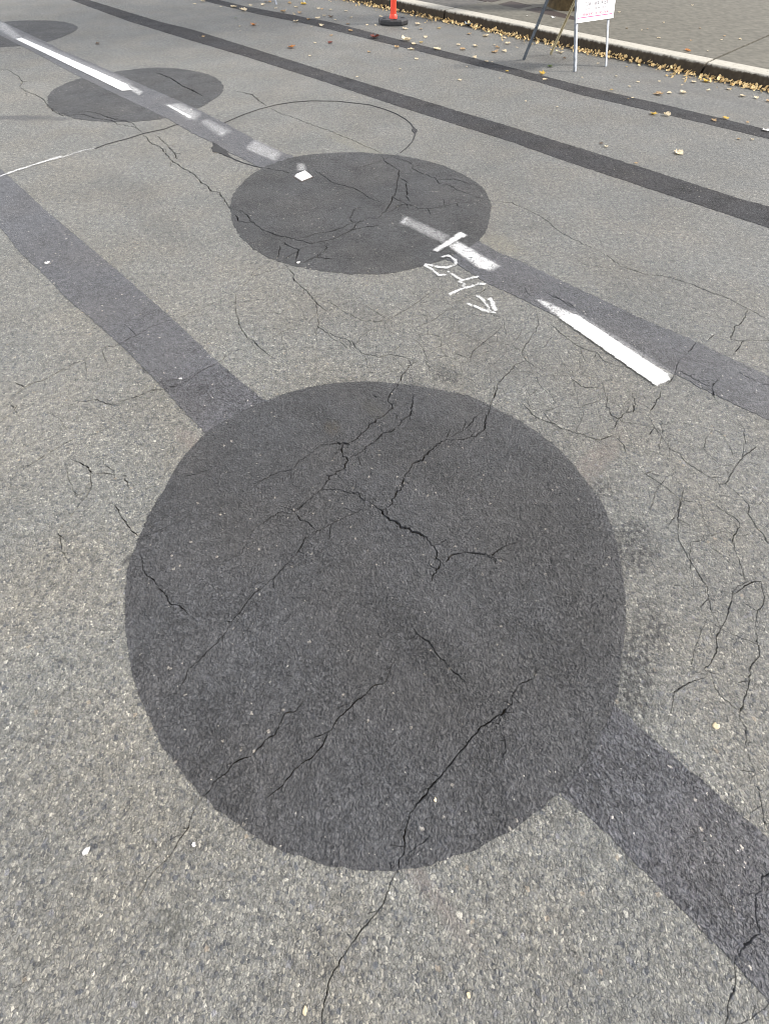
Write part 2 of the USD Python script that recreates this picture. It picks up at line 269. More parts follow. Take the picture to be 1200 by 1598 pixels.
# cracks: (width in pixels, points)
CR = [
 (2.0,[(622,597),(612,612),(604,622),(615,636),(595,652),(582,661),(567,675),(557,686),(542,695)]),
 (3.2,[(557,686),(542,695),(525,692),(512,693)]),
 (2.0,[(512,693),(500,696),(490,704),(480,711),(467,719),(455,733),(441,736),(425,740),(412,746),(405,753),(397,760)]),
 (3.0,[(536,693),(534,700),(534,709),(541,717),(535,729),(525,740),(515,744),(507,752),(502,764)]),
 (2.2,[(502,764),(492,772),(480,781),(477,786),(460.6,798),(447,801),(434,799),(412,816),(397,824)]),
 (1.0,[(397,824),(375,865),(340,882)]),
 (2.0,[(502,764),(517.5,762.5),(532,765),(547,771),(559,771),(566,779),(580,786)]),
 (3.2,[(580,786),(596,796),(600,806),(616,816),(632,826),(650,832),(665,841),(676,852),(682,867),(690,879),(682,887),(677,900),(674,907)]),
 (2.2,[(596,796),(602,795),(612,785),(616,772),(624,762),(630,750),(635,735),(645,724),(660,715),(675,702),(687,691),(696,687),(705,687),(730,685),(745,679),(757,669),(760,655),(762,646),(765,632)]),
 (1.3,[(765,632),(770,617),(777,600),(790,585),(800,572),(820,562)]),
 (1.8,[(645,615),(642,632),(639,647),(627,655),(615,671),(595,677),(585,690),(570,700),(557,710),(545,715)]),
 (1.3,[(705,681),(722,672),(735,660),(742,650),(750,643)]),
 (1.5,[(580,616),(590,620)]),
 (1.6,[(566,779),(570,790),(555,800),(535,810),(517,817),(502,825),(490,829),(477,840),(467,860),(450,877),(432,897),(415,912),(397,927),(380,947),(362,970),(348,991),(335,1006),(318,1024),(294,1045),(288,1060),(277,1082),(264,1095),(255,1116)]),
 (1.8,[(460,799),(467,810),(482,817),(492,826)]),
 (2.2,[(690,879),(707,868),(715,862),(737,863),(761,868),(772,875)]),
 (1.5,[(761,868),(789,853),(812,845)]),
 (1.4,[(765,868),(775,872),(772,880)]),
 (1.6,[(217,860),(227,897),(242,907),(255,925),(267,942),(282,947),(295,960)]),
 (1.3,[(217,840),(247,829),(262,822),(285,810),(302,800)]),
 (1.2,[(285,745),(310,738),(330,732)]),
 (2.0,[(474,1095),(463,1110),(444,1114),(437,1132),(428,1147),(418,1151),(402,1171),(392,1182),(379,1185),(363,1190),(355,1205),(333,1218),(327,1233),(318,1243)]),
 (1.6,[(318,1243),(307,1257),(298,1275),(294,1292),(284,1303),(269,1333),(239,1363),(213,1404)]),
 (1.8,[(619,1027),(610,1042),(601,1064),(585,1070),(565,1086),(550,1097),(537,1112),(525,1126),(512,1142),(504,1165),(487,1181),(472,1192),(457,1207),(440,1225),(415,1247)]),
 (1.5,[(840,1040),(833,1058),(815,1068),(800,1085),(798,1098),(789,1108)]),
 (2.6,[(785,1113),(770,1123),(748,1138),(735,1155),(718,1175),(700,1195),(685,1213),(670,1230),(655,1250),(641,1268),(635,1293),(630,1321),(624,1341),(622,1357)]),
 (6.0,[(781,1118),(786,1112),(790,1106)]),
 (1.7,[(622,1357),(612,1375),(592,1421),(570,1446),(550,1467),(529,1508),(512,1537),(506,1575),(500,1610)]),
 (1.8,[(782,1120),(779,1130),(781.5,1145),(789,1155),(789,1173),(781,1190)]),
 (1.6,[(640,1330),(655,1318),(668,1308)]),
 (1.2,[(640,975),(650,990),(668,1003),(690,1030),(712,1052),(728,1066)]),
 # second patch
 (2.0,[(223,209),(237,223),(250,228),(257,238),(267,250),(280,258),(297,268),(307,275),(313,283),(323,290),(330,298),(343,300),(352,312),(358,325)]),
 (1.7,[(359,325),(375,328),(386,336),(394,347),(411,359),(430,366),(450,371),(469,375),(480,379),(496,378.5),(503,377),(522,371),(534,366),(547,360),(560,347),(579,340),(589,341)]),
 (1.2,[(547,360),(565,355),(580,353),(592,351)]),
 (1.4,[(589,341),(598,332),(606,324),(612,310),(617,302),(619,287),(622,276),(623,266),(614,259),(600,251),(596,241)]),
 (1.3,[(598,332),(610,328),(621,322),(633,317),(640,319),(652,325),(667,325),(683,324),(694,321),(708,318),(713,316),(736,316)]),
 (1.2,[(612,307),(623,313),(633,317)]),
 (1.1,[(623,276),(635,284),(634,295),(635,307),(639,314)]),
 (1.3,[(614,244),(625,249),(642,253),(644,263),(656,269),(675,276),(683,280),(686,286),(702,290),(713,296),(729,301),(744,307),(761,312)]),
 (.9,[(761,312),(780,314),(800,316),(843,337),(883,367),(933,390)]),
 (1.1,[(933,390),(950,401),(970,415),(995,424),(1012,429),(1035,430),(1070,440),(1105,454),(1140,467),(1167,480),(1190,494),(1210,499)]),
 (.9,[(683,280),(709,279),(725,284),(744,289)]),
 (.9,[(642,270),(625,270)]),
 (1.2,[(498,379),(507,382),(510,387),(499,396),(492,402),(480,406),(469,411)]),
 (1.1,[(492,402),(503,402),(517,404)]),
 (1.2,[(440,376),(450,383),(466,390),(461,402),(462,411)]),
 (1.0,[(473,385),(466,390),(452,399),(446,407)]),
 (1.0,[(436,383),(436,393),(432,402)]),
 (1.2,[(473,372),(486,366),(503,362),(515,361),(534,354.6),(549,348),(567,345)]),
 (1.0,[(549,348),(547,337),(553,326),(568,324)]),
 (1.2,[(367,334),(371,344),(381,347),(394,347)]),
 (1.1,[(415,262),(442,267),(459,271)]),
 (1.1,[(490,265),(522,286),(545,291),(563,299),(580,310),(592,314)]),
 (1.3,[(560,260),(579,256),(598,249),(614,241.5),(625,238)]),
 (1.3,[(462,411),(450,416),(435,419),(415,424),(397,430),(387,439),(370,454),(355,461),(340,470),(333,473),(300,487),(277,497),(243,507),(213,523),(190,535),(160,543),(133,560),(100,577),(67,593),(37,603),(0,630)]),
 (1.0,[(369,455),(367,470),(370,490),(374,510),(382,522),(400,537),(407,545),(425,557)]),
 (.9,[(400,537),(417,532),(432,522),(450,512),(470,506)]),
 (1.1,[(394,544),(367,547),(357,552),(347,560),(337,567),(310,583),(287,598),(257,607),(236,608),(216,617),(190,626),(176,632),(150,624),(124,627),(100,635)]),
 (.8,[(425,405),(410,415),(394,425),(390,432)]),
 (1.3,[(445,414),(456,425),(460,437),(475,450),(490,467),(496,475),(510,485)]),
 (1.2,[(490,467),(496,487),(497,510),(512,520),(530,526),(545,531),(555,544),(566,551),(590,557),(612,552),(637,559),(652,564)]),
 (1.1,[(652,564),(640,570),(632,582),(625,592),(622,597)]),
 (.8,[(490,467),(515,472),(540,487),(565,500),(590,501),(605,499),(622,490),(647,475),(665,460),(687,452)]),
 (.7,[(650,510),(675,500),(695,485),(705,480)]),
 (.8,[(760,449),(750,456)]),
 (.8,[(785,507),(772,520),(752,537),(740,545),(734,555),(734,565)]),
 (.8,[(707,551),(720,554),(730,559)]),
 (.8,[(837,485),(842,505),(825,532),(815,547),(820,562),(832,570),(850,580)]),
 (1.2,[(860,505),(882,525),(897,537),(905,542),(930,550),(945,564),(972,572)]),
 (1.2,[(947,615),(947,635),(955,647),(965,654),(977,645),(989,639),(990,625),(986,612)]),
 (1.1,[(965,654),(959,669)]),
 (1.3,[(989,639),(1007,645),(1014,650),(1021,665),(1032,682),(1047,701),(1060,706),(1070,722),(1090,735),(1110,746),(1122,756),(1132,754),(1145,732),(1160,712),(1162,690),(1160,667),(1150,654),(1137,650)]),
 (1.3,[(1030,610),(1025,627),(1014,645)]),
 (1.2,[(1132,754),(1157,775),(1167,786),(1169,802),(1182,822),(1195,842),(1210,862)]),
 (1.1,[(917,682),(935,686),(950,681),(960,681),(975,694),(977,707)]),
 (1.4,[(992,722),(1005,740),(1025,750),(1042,762),(1060,779),(1062,785),(1059,810),(1056,825),(1059,842),(1070,862),(1087,892),(1105,917),(1106,935),(1111,957),(1125,981)]),
 (1.3,[(1062,782),(1080,782)]),
 (1.1,[(815,629),(836,650),(860,660),(888,673),(920,681)]),
 (.9,[(892,590),(909,603),(941,606)]),
 (1.0,[(1115,787),(1137,802),(1155,815)]),
 (1.1,[(1155,815),(1150,830),(1141,840),(1145,857),(1155,875),(1160,895),(1162,910)]),
 (1.8,[(1125,981),(1120,990),(1120,1012),(1110,1037),(1102,1045),(1102,1057)]),
 (1.1,[(1102,1057),(1085,1062),(1065,1072),(1052,1080),(1047,1107),(1042,1125)]),
 (1.6,[(1125,981),(1135,962),(1140,945),(1145,930),(1157,917),(1172,909),(1187,907),(1192,930),(1191,942),(1182,955),(1179,975)]),
 (2.2,[(1179,975),(1182,997),(1185,1022),(1174,1040),(1171,1062),(1164,1085),(1156,1107),(1155,1120),(1165,1137),(1164,1160),(1170,1187),(1177,1205),(1171,1222)]),
 (1.1,[(1160,940),(1182,955)]),
 (1.2,[(1110,1060),(1125,1087),(1150,1107),(1156,1107)]),
 (1.8,[(1171,1222),(1184,1230),(1189,1257),(1194,1285),(1200,1299)]),
 (3.2,[(1210,1360),(1199,1364),(1187,1369),(1189,1384),(1179,1394),(1180,1417),(1178,1437),(1184,1451),(1172,1471),(1152,1489),(1146,1501)]),
 (2.6,[(1146,1501),(1148,1524),(1147,1551),(1137,1564),(1136,1588),(1130,1612)]),
 (1.6,[(1154,1600),(1174,1588),(1199,1571),(1215,1560)]),
 # middle trench
 (1.0,[(1085,535),(1072,552)]), (1.3,[(1060,562),(1055,577),(1075,587),(1095,597),(1110,605),(1112,617),(1126,636)]),
 (1.0,[(1150,580),(1180,595),(1205,603)]), (.9,[(1120,592),(1110,605)]),
 (.9,[(843,453),(873,467),(900,483)]), (.8,[(862,460),(890,475),(900,482)]), (.8,[(817,447),(827,462)]),
 (1.0,[(1167,482),(1160,500),(1147,510),(1140,530),(1160,531),(1155,540),(1142,555)]), (.8,[(1160,531),(1205,531)]), (.8,[(1115,522),(1105,530)]),
 # third patch and the far left
 (1.2,[(241,112),(266,121),(287,135),(300,140),(318,150)]),
 (1.6,[(-5,106),(12,108),(27,117),(35,126),(31,135),(40,142),(53,146),(67,154),(77,167),(86,175),(98,180),(114,179),(132,173),(148,175),(164,181),(180,186),(196,188),(208,192),(216,201),(224,208)]),
 (1.3,[(114,179),(132,178),(148,184),(174,187),(184,193),(208,197),(216,201)]),
 (1.2,[(243,210),(255,220),(265,230),(272,237),(274,245),(270,249)]),
 (1.2,[(368,141),(392,146.5),(401,153),(415,164)]), (.8,[(415,164),(423,169),(442,178),(454,181),(481,192),(513,203),(555,220),(586,234),(598,240)]),
 (1.2,[(132,561),(116,567),(82,585),(70,592),(38,603),(14,628),(8,636)]),
 (1.0,[(30,731),(48,723),(76,707),(88,701),(98,693),(120,684)]),
 (1.2,[(110,716),(124,720),(136,729),(142,740),(142,752),(141,762),(137,770),(110,803),(90,833),(100,867),(110,877)]),
 (1.0,[(146,740),(160,737),(172,741),(190,740),(198,742),(194,749),(202,760)]),
 (1.1,[(177,787),(197,817),(217,838)]),
 (.9,[(0,660),(16,645),(28,630)]), (.9,[(0,80),(15,78),(35,74)]),
]
def crack_polys():
    out = []
    for i, (w, pts) in enumerate(CR):
        P = at(pts) if w > 0 else np.array(pts)
        mid = pts[len(pts) // 2]; wm = -w if w < 0 else w * scale_at(mid) * (1.15 if mid[1] > 560 else .95)
        ln = LineString(P); step = max(.006, wm * 1.1); n = max(4, int(ln.length / step))
        t = np.linspace(0, 1, n); Q = np.array([ln.interpolate(x, normalized=True).coords[0] for x in t])
        tan = np.gradient(Q, axis=0); tan /= np.linalg.norm(tan, axis=1, keepdims=True) + 1e-9; nor = np.c_[-tan[:, 1], tan[:, 0]]
        q = np.c_[Q, np.zeros(n)] * (1.2 / H)
        jig = (meshkit.noise(q * 35, 5 + i) - .5) * .010 + (meshkit.noise(q * 130, 50 + i) - .5) * .0075
        jig *= np.clip(np.minimum(t, 1 - t) * n / 4, 0, 1) * min(1.6, max(.7, wm / .004))
        C = Q + nor * jig[:, None]
        ww = wm * (.35 + 1.25 * meshkit.noise(q * 45, 9 + i) * (.55 + .9 * meshkit.noise(q * 160, 19 + i)))
        ww *= np.clip(.3 + 5 * np.minimum(t, 1 - t), 0, 1)
        ww = np.maximum(ww, .0011) * .5
        a, b = C + nor * ww[:, None], C - nor * ww[:, None]
        for k in range(n - 1):
            out.append(Polygon([a[k], a[k + 1], b[k + 1], b[k]]).convex_hull)
    return unary_union([o for o in out if o.geom_type == 'Polygon']).buffer(.0002).simplify(.0003)
def branches():
    """Short hairlines leaving the longer cracks, as they do where the lips break away."""
    out = []
    for i, (w, pts) in enumerate(CR):
        if w < 1.2: continue
        r = np.random.default_rng(4000 + i); P = np.array(pts, float)
        for k in range(1, len(P) - 1):
            if r.uniform() > .38: continue
            d = P[k + 1] - P[k - 1]; L = np.linalg.norm(d); d /= L; a = r.choice([-1, 1]) * r.uniform(.6, 1.3)
            e = np.array([d[0] * math.cos(a) - d[1] * math.sin(a), d[0] * math.sin(a) + d[1] * math.cos(a)])
            ln = r.uniform(6, 26) * (1 if P[k][1] > 450 else .45); q = [P[k]]
            for j in range(3): e = e + r.normal(0, .25, 2); q.append(q[-1] + e / np.linalg.norm(e) * ln / 3)
            out.append((.75, [tuple(x) for x in q]))
    return out
def map_cracks():
    """The web of fine cracks in tired asphalt: cell edges of about 0.15 m, some of them open."""
    from scipy.spatial import Voronoi
    out = []
    for k, (px, gap, prob) in enumerate([([(640,450),(830,490),(1000,620),(1195,690),(1195,1080),(1060,1040),(995,770),(800,622),(640,590)], .14, .93), ([(350,435),(480,430),(640,470),(640,590),(430,600),(380,560)], .17, .85), ([(800,320),(1195,480),(1195,560),(1000,480),(800,390)], .26, .6), ([(20,620),(240,610),(300,690),(200,860),(60,840)], .17, .55), ([(640,430),(840,480),(800,570),(640,590)], .14, .8)]):
        g = Polygon(at(px)); r = np.random.default_rng(70 + k); x0, y0, x1, y1 = g.bounds
        P = np.stack(np.meshgrid(np.arange(x0, x1, gap), np.arange(y0, y1, gap)), -1).reshape(-1, 2); P = P + r.uniform(-.5, .5, P.shape) * gap
        v = Voronoi(P)
        for a, b in v.ridge_vertices:
            if a < 0 or b < 0 or r.uniform() > prob: continue
            A, B = v.vertices[a], v.vertices[b]
            if not (g.contains(Point(A)) and g.contains(Point(B))) or np.linalg.norm(A - B) < .02: continue
            out.append((-r.uniform(.0007, .0014) * (1 + np.linalg.norm(A) * .35), [tuple(A), tuple((A + B) / 2 + r.normal(0, .008, 2)), tuple(B)]))
    return out
CR = [(w * 1.1 if w < 1.25 else w * .74, p) for w, p in CR] + branches() + map_cracks()
cracks = crack_polys()

p1, c1, r1 = circle_patch(C1, 11, .0032); p2, c2, r2 = circle_patch(C2, 12, .0065); p3, c3, r3 = circle_patch(C3, 13, .009); p5, c5, r5 = circle_patch(C5, 14, .010)
SL, SR = -26.0, 26.0
bl = band(LU, LL, SL, SR, 21); bm = band(MU, ML, SL, SR, 22, .005); bu = band(UU, UL, SL, SR, 23, .006); bf = band(FU, FL, SL, SR, 24, .006)
bl = bl.difference(p1.buffer(.001)); bm = bm.difference(p2.buffer(.001)); p3 = p3.difference(bm.buffer(.001)); p5 = p5.difference(bm.buffer(.001))

kb = at([(618,15),(700,30),(760,49.5),(870,75),(980,93.5),(1097,115.5),(1200,141)]); kn = (kb @ E2).mean()
KM = kb.mean(0); _, _, V = np.linalg.svd(kb - KM); KD = V[0] if V[0][0] > 0 else -V[0]; KN = np.array([-KD[1], KD[0]])
KH = .082 * H; KW = .195 * H
def kxy(a, b): return KM + KD * a + KN * b
road_poly = Polygon([kxy(-30, .02), kxy(30, .02), kxy(30, -13), kxy(-30, -13)])
allp = unary_union([p1, p2, p3, p5, bl, bm, bu, bf])
road_poly = road_poly.difference(allp.buffer(.0006)).difference(cracks)

# ---------------------------------------------------------------- relief of the near surfaces: every stone a bump of the mesh
from scipy.spatial import Delaunay, cKDTree
NEAR = Polygon(at([(-40,740),(60,640),(330,555),(900,555),(1240,760),(1240,1640),(-40,1640)]))
def stone_field(gap, seed):
    r = np.random.default_rng(seed); x0, y0, x1, y1 = NEAR.bounds
    P = np.stack(np.meshgrid(np.arange(x0 - .1, x1 + .1, gap), np.arange(y0 - .1, y1 + .1, gap)), -1).reshape(-1, 2)
    P = P + r.uniform(-.5, .5, P.shape) * gap
    return cKDTree(P), r.uniform(0, 1, len(P)), gap
FIELDS = {'old': (stone_field(.0080, 1), .0023, .60), 'patch': (stone_field(.0098, 2), .0042, 1.0)}
def height(Q, kind):
    (tree, rnd, gap), amp, cut = FIELDS[kind]
    q = np.c_[Q, np.zeros(len(Q))]
    W_ = Q + (np.c_[meshkit.noise(q * 260, 1), meshkit.noise(q * 260, 2)] - .5) * gap * .55
    d, i = tree.query(W_, k=2); e = np.clip((d[:, 1] - d[:, 0]) / (gap * .75), 0, 1)
    e = np.clip(e * 1.55, 0, 1); h = e * e * (3 - 2 * e) * (.35 + .65 * rnd[i[:, 0]])
    h = np.minimum(h, cut) + .22 * meshkit.noise(q * 420, 3) + .9 * (meshkit.fbm(q * 14, 3, 4) - .5)
    fade = np.clip(shapely.distance(NEAR.exterior, shapely.points(Q)) / .10, 0, 1)
    return (h - .55) * amp * fade
def relief(poly, top, kind):
    V, F, n = [], [], 0
    for g in getattr(poly, 'geoms', [poly]):
        if g.geom_type != 'Polygon' or g.area < 1e-6: continue
        rings = [np.array(shapely.segmentize(r, .0030).coords)[:-1] for r in [g.exterior, *g.interiors]]
        x0, y0, x1, y1 = g.bounds; pts = []
        for lo, hi, st_ in ((0, 1.15, .0023), (1.15, 9, .0033)):
            P = np.stack(np.meshgrid(np.arange(x0, x1, st_), np.arange(y0, y1, st_)), -1).reshape(-1, 2)
            dd = np.linalg.norm(P, axis=1); P = P[(dd >= lo) & (dd < hi)]; P = P + np.random.default_rng(5).uniform(-.3, .3, P.shape) * st_
            pts.append(P)
        P = np.vstack(pts); inner = g.buffer(-.0010); shapely.prepare(inner); P = P[shapely.contains_xy(inner, P[:, 0], P[:, 1])]
        B = np.vstack(rings); A = np.vstack([B, P]); t = Delaunay(A).simplices
        c = A[t].mean(1); shapely.prepare(g); t = t[shapely.contains_xy(g, c[:, 0], c[:, 1])]
        a = A[t]; cr2 = (a[:, 1, 0] - a[:, 0, 0]) * (a[:, 2, 1] - a[:, 0, 1]) - (a[:, 1, 1] - a[:, 0, 1]) * (a[:, 2, 0] - a[:, 0, 0]); t = t[np.abs(cr2) > 1e-10]; cr2 = cr2[np.abs(cr2) > 1e-10]
        t[cr2 < 0] = t[cr2 < 0][:, ::-1]
        z = top + height(A, kind); V.append(np.c_[A, z]); F.append(t + n); n += len(A); o = 0
        for r in rings:                                     # the walls down into joints and cracks
            m = len(r); i = np.arange(m); j = (i + 1) % m; zz = z[o:o + m]; o += m
            V.append(np.vstack([np.c_[r, zz - .00005], np.c_[r, np.full(m, -.012)]])); F.append(np.vstack([np.c_[i, i + m, j], np.c_[j, i + m, j + m]]) + n); n += 2 * m
    return trimesh.Trimesh(np.vstack(V), np.vstack(F), process=False)
def surface(poly, top, kind):
    far, near = poly.difference(NEAR), poly.intersection(NEAR)
    ms = []
    if far.area > 1e-5: ms.append(slab(far, top, -.012)); ms[0].unmerge_vertices()
    ms = ms + ([relief(near, top, kind)] if near.area > 1e-5 else [])
    return trimesh.util.concatenate(ms)

# ---------------------------------------------------------------- road materials
st = lambda px, rx, ry, col, s, sp: (at1(px), rx, ry, col, s, sp)
DK = (.022, .022, .023)
stains = [
 st((985,850), .14, .17, DK, 1.0, .85), st((1000,1000), .10, .22, DK, .95, .9), st((985,1080), .10, .12, DK, 1.0, .8), st((935,765), .08, .12, DK, .8, .95),
 st((700,585), .14, .08, DK, .85, .95), st((640,592), .12, .05, DK, .6, .95), st((205,870), .03, .07, DK, .8, .8), st((880,1262), .06, .04, DK, .5, 1.0), st((225,578), .05, .02, DK, .8, .7),
 st((30,183), .65, .10, (.05, .05, .055), .85, .1) + (0.0,), st((200,300), .65, .22, (.07, .066, .06), .55, .8), st((260,360), .5, .16, (.07, .068, .06), .5, .8), 
 st((560,480), .32, .10, (.06, .056, .05), .6, 1.0), st((800,560), .5, .25, (.09, .08, .07), .35, .6), st((270,1440), .06, .05, (.05, .05, .04), .6, .8), 
 st((930,720), .07, .28, (.20, .155, .13), .42, .3), st((300,690), .14, .05, (.20, .16, .14), .42, .3), st((660,1375), .24, .03, (.19, .15, .135), .35, .3), st((780,380), .25, .12, (.24, .22, .15), .35, .3), st((560,228), .7, .12, (.24, .225, .15), .3, .3), 
 st((1050,407), .025, .02, DK, .7, .2), st((892,614), .02, .015, DK, .6, .3), st((850,90), .5, .25, (.06, .05, .035), .5, .1), st((560,45), .45, .12, (.08, .07, .055), .45, .3), st((1120,150), 1.2, .12, (.10, .095, .09), .4, .3), 
]
OLD_STONES = [(0, (.085, .088, .098)), (.12, (.19, .187, .178)), (.34, (.145, .145, .148)), (.5, (.225, .217, .20)), (.66, (.185, .183, .183)), (.82, (.265, .255, .235)), (.94, (.34, .325, .30)), (.992, (.44, .42, .39))]
OLD_FINE = [(0, (.15, .148, .146)), (.35, (.215, .21, .20)), (.65, (.18, .178, .174)), (.85, (.28, .27, .25)), (.97, (.40, .385, .35))]
OLD_BIG = [(0, (.08, .085, .10)), (.3, (.15, .152, .16)), (.55, (.23, .22, .20)), (.75, (.20, .20, .22)), (.9, (.29, .25, .21)), (.985, (.42, .40, .37))]
old_asphalt = asphalt('old_asphalt', (.105, .102, .098), OLD_STONES, OLD_BIG, OLD_FINE, (.8, .8, .05), 142.0, stains, gapw=.18, cav=.40, tint=(1.02, 1.02, .955), bump=1.2, rough_=.68, spec=.6, vary=.13)
PB = (.034, .034, .036)
P_ST = [(0, (.048, .048, .050)), (.3, (.056, .056, .058)), (.65, (.064, .064, .066)), (.9, (.076, .075, .076)), (.996, (.26, .24, .21))]
P_FI = [(0, (.050, .050, .052)), (.5, (.060, .060, .062)), (.93, (.078, .077, .078)), (.991, (.34, .32, .28))]
P_BI = [(0, (.054, .054, .057)), (.5, (.062, .062, .067)), (.94, (.080, .080, .084))]
patch_new = asphalt('patch_asphalt', PB, P_ST, P_BI, P_FI, (.9, .7, .10), 118.0, [st((860,850), .30, .34, (.016, .016, .017), .9, .8), st((900,1000), .14, .30, (.016, .016, .017), .9, .8), st((660,1000), .35, .10, (.018, .018, .019), .85, .8), st((640,700), .4, .16, (.018, .018, .019), .8, .85), st((500,650), .22, .08, (.018, .018, .019), .8, .85), st((350,1270), .10, .05, (.02, .02, .02), .5, .8), st((585,640), .1, .05, (.06, .055, .04), .4, .4), st((520,668), .06, .05, (.07, .058, .04), .6, .4)], lumps=125, cav=.45, tint=(1.08, 1.08, 1.09), bump=.9, rough_=.48, spec=.6, vary=.2)
patch_old = asphalt('patch_asphalt_worn', (.036, .035, .036), P_ST, P_BI, P_FI, (.9, .75, .1), 125.0, [st((520,290), .5, .10, (.02, .02, .021), .6, 1.0), st((430,290), .3, .2, (.022, .022, .022), .5, 1.0)], lumps=125, cav=.25, tint=(1.48, 1.47, 1.44), bump=2.4, rough_=.65, spec=.45, vary=.2)
trench_mat = asphalt('trench_asphalt', (.046, .044, .048), P_ST, P_BI, P_FI, (.9, .75, .1), 115.0, [], lumps=115, cav=.45, tint=(1.80, 1.80, 1.84), bump=1.3, rough_=.55, spec=.5, vary=.12)
trench_far = asphalt('trench_asphalt_far', (.036, .034, .036), P_ST, P_BI, P_FI, (.9, .75, .1), 115.0, [], lumps=115, cav=.3, tint=(1.46, 1.44, 1.44), bump=2.0, rough_=.8, spec=.22, vary=.12)

base_mat = plain('crack_dirt', (.042, .036, .029), .9, .2, 150.0, .5, .004, 300.0)
base = obj('road_base', slab(Polygon([kxy(-31, .6), kxy(31, .6), kxy(31, -13.5), kxy(-31, -13.5)]), -.014, -.03), base_mat); tag(base, kind='structure')
road = obj('road', surface(road_poly, 0.0, 'old'), old_asphalt, smooth=True); tag(road, kind='structure')

def patch(name, poly, mat, label, top=.0015):
    tag(obj(name, surface(poly.difference(cracks), top, 'patch'), mat, smooth=True), label, 'asphalt patch')
patch('round_patch', p1, patch_new, 'largest dark round asphalt patch in the foreground, cracked across the middle')
patch('round_patch', p2, patch_old, 'dark round asphalt patch that holds the raised white marker')
patch('round_patch', p3, patch_old, 'grey round asphalt patch under the lower end of the long thin white dash')
patch('round_patch', p5, patch_old, 'farthest round asphalt patch, cut by the top left edge of the view')
def pieces(b): return sorted([g for g in getattr(b, 'geoms', [b]) if g.area > .02], key=lambda g: (np.array(g.centroid.coords[0]) @ E1))
b = pieces(bl)
patch('trench_patch', b[0], trench_mat, 'straight dark trench strip running from the left edge down to the foreground round patch', .002)
patch('trench_patch', b[-1], trench_mat, 'straight dark trench strip leaving the foreground round patch towards the lower right corner', .002)
b = pieces(bm)
patch('trench_patch', b[0], trench_mat, 'dark trench strip beneath the long white dash and the worn paint bars, upper left', .002)
patch('trench_patch', b[-1], trench_mat, 'dark trench strip beside the thick short white dash, running off the right edge', .002)
patch('trench_patch', bu, trench_far, 'uninterrupted dark trench strip crossing the whole upper road without any paint on it', .002)
patch('trench_patch', bf, trench_far, 'narrowest and farthest dark trench strip, strewn with leaves below the kerb', .002)

# ---------------------------------------------------------------- tar lines
tar_mat = plain('tar', (.042, .042, .043), .9, .15, 60.0, .4, .002, 250.0)
def ribbon(pts, wpx, seed, z=.003, thick=.004, blobs=()):
    P = at(pts); ln = LineString(P); n = int(ln.length / .012)
    Q = np.array([ln.interpolate(x, normalized=True).coords[0] for x in np.linspace(0, 1, n)])
    tan = np.gradient(Q, axis=0); tan /= np.linalg.norm(tan, axis=1, keepdims=True); nor = np.c_[-tan[:, 1], tan[:, 0]]
    q = np.c_[Q, np.zeros(n)]
    w = wpx * scale_at(pts[len(pts) // 2]) * (.25 + .5 * meshkit.noise(q * 12, seed) + .4 * meshkit.noise(q * 70, seed + 1)) * .6
    for px, rad in blobs:
        d = np.linalg.norm(Q - at1(px), axis=1); w += rad * np.exp(-(d / (rad * 2.2)) ** 2) * (.5 + meshkit.noise(q * 45, seed + 5))
    a, c = Q + nor * w[:, None], Q - nor * w[:, None]
    poly = unary_union([Polygon([a[k], a[k + 1], c[k + 1], c[k]]).convex_hull for k in range(n - 1)])
    return slab(poly.difference(unary_union([bm, p2, p3]).buffer(-.004)), z + thick - .003, .0006)
ring = [(347,193),(353.5,190),(380,178.5),(405,170),(432,163),(458,159),(485,157),(527,157.5),(576,163),(600,170),(618,177),(632,185),(641,192.5),(646,200),(648,208),(646,215),(642.5,222),(635,230),(625,238)]
tr = thing('tar_ring', 'thin black tar ring cut into pale asphalt above the dark patch with the raised marker', 'tar ring')
obj('tar_arc', ribbon(ring, .85, 31, blobs=[((646,203),.02)]), tar_mat, tr)
obj('tar_arc', ribbon([(334,222),(338,227.5),(345,234),(353.5,241.5),(365,248),(380,254),(397,259),(413,262.5)], 1.3, 32, blobs=[((345,233),.05)]), tar_mat, tr)
tag(obj('tar_seam', ribbon([(148,232),(166,225),(180,221),(200,216),(224,208),(243,204),(257,201),(273,195),(290,193)], .8, 33), tar_mat), 'straight black tar seam leading from the thin white line up to the grey round patch', 'tar seam')

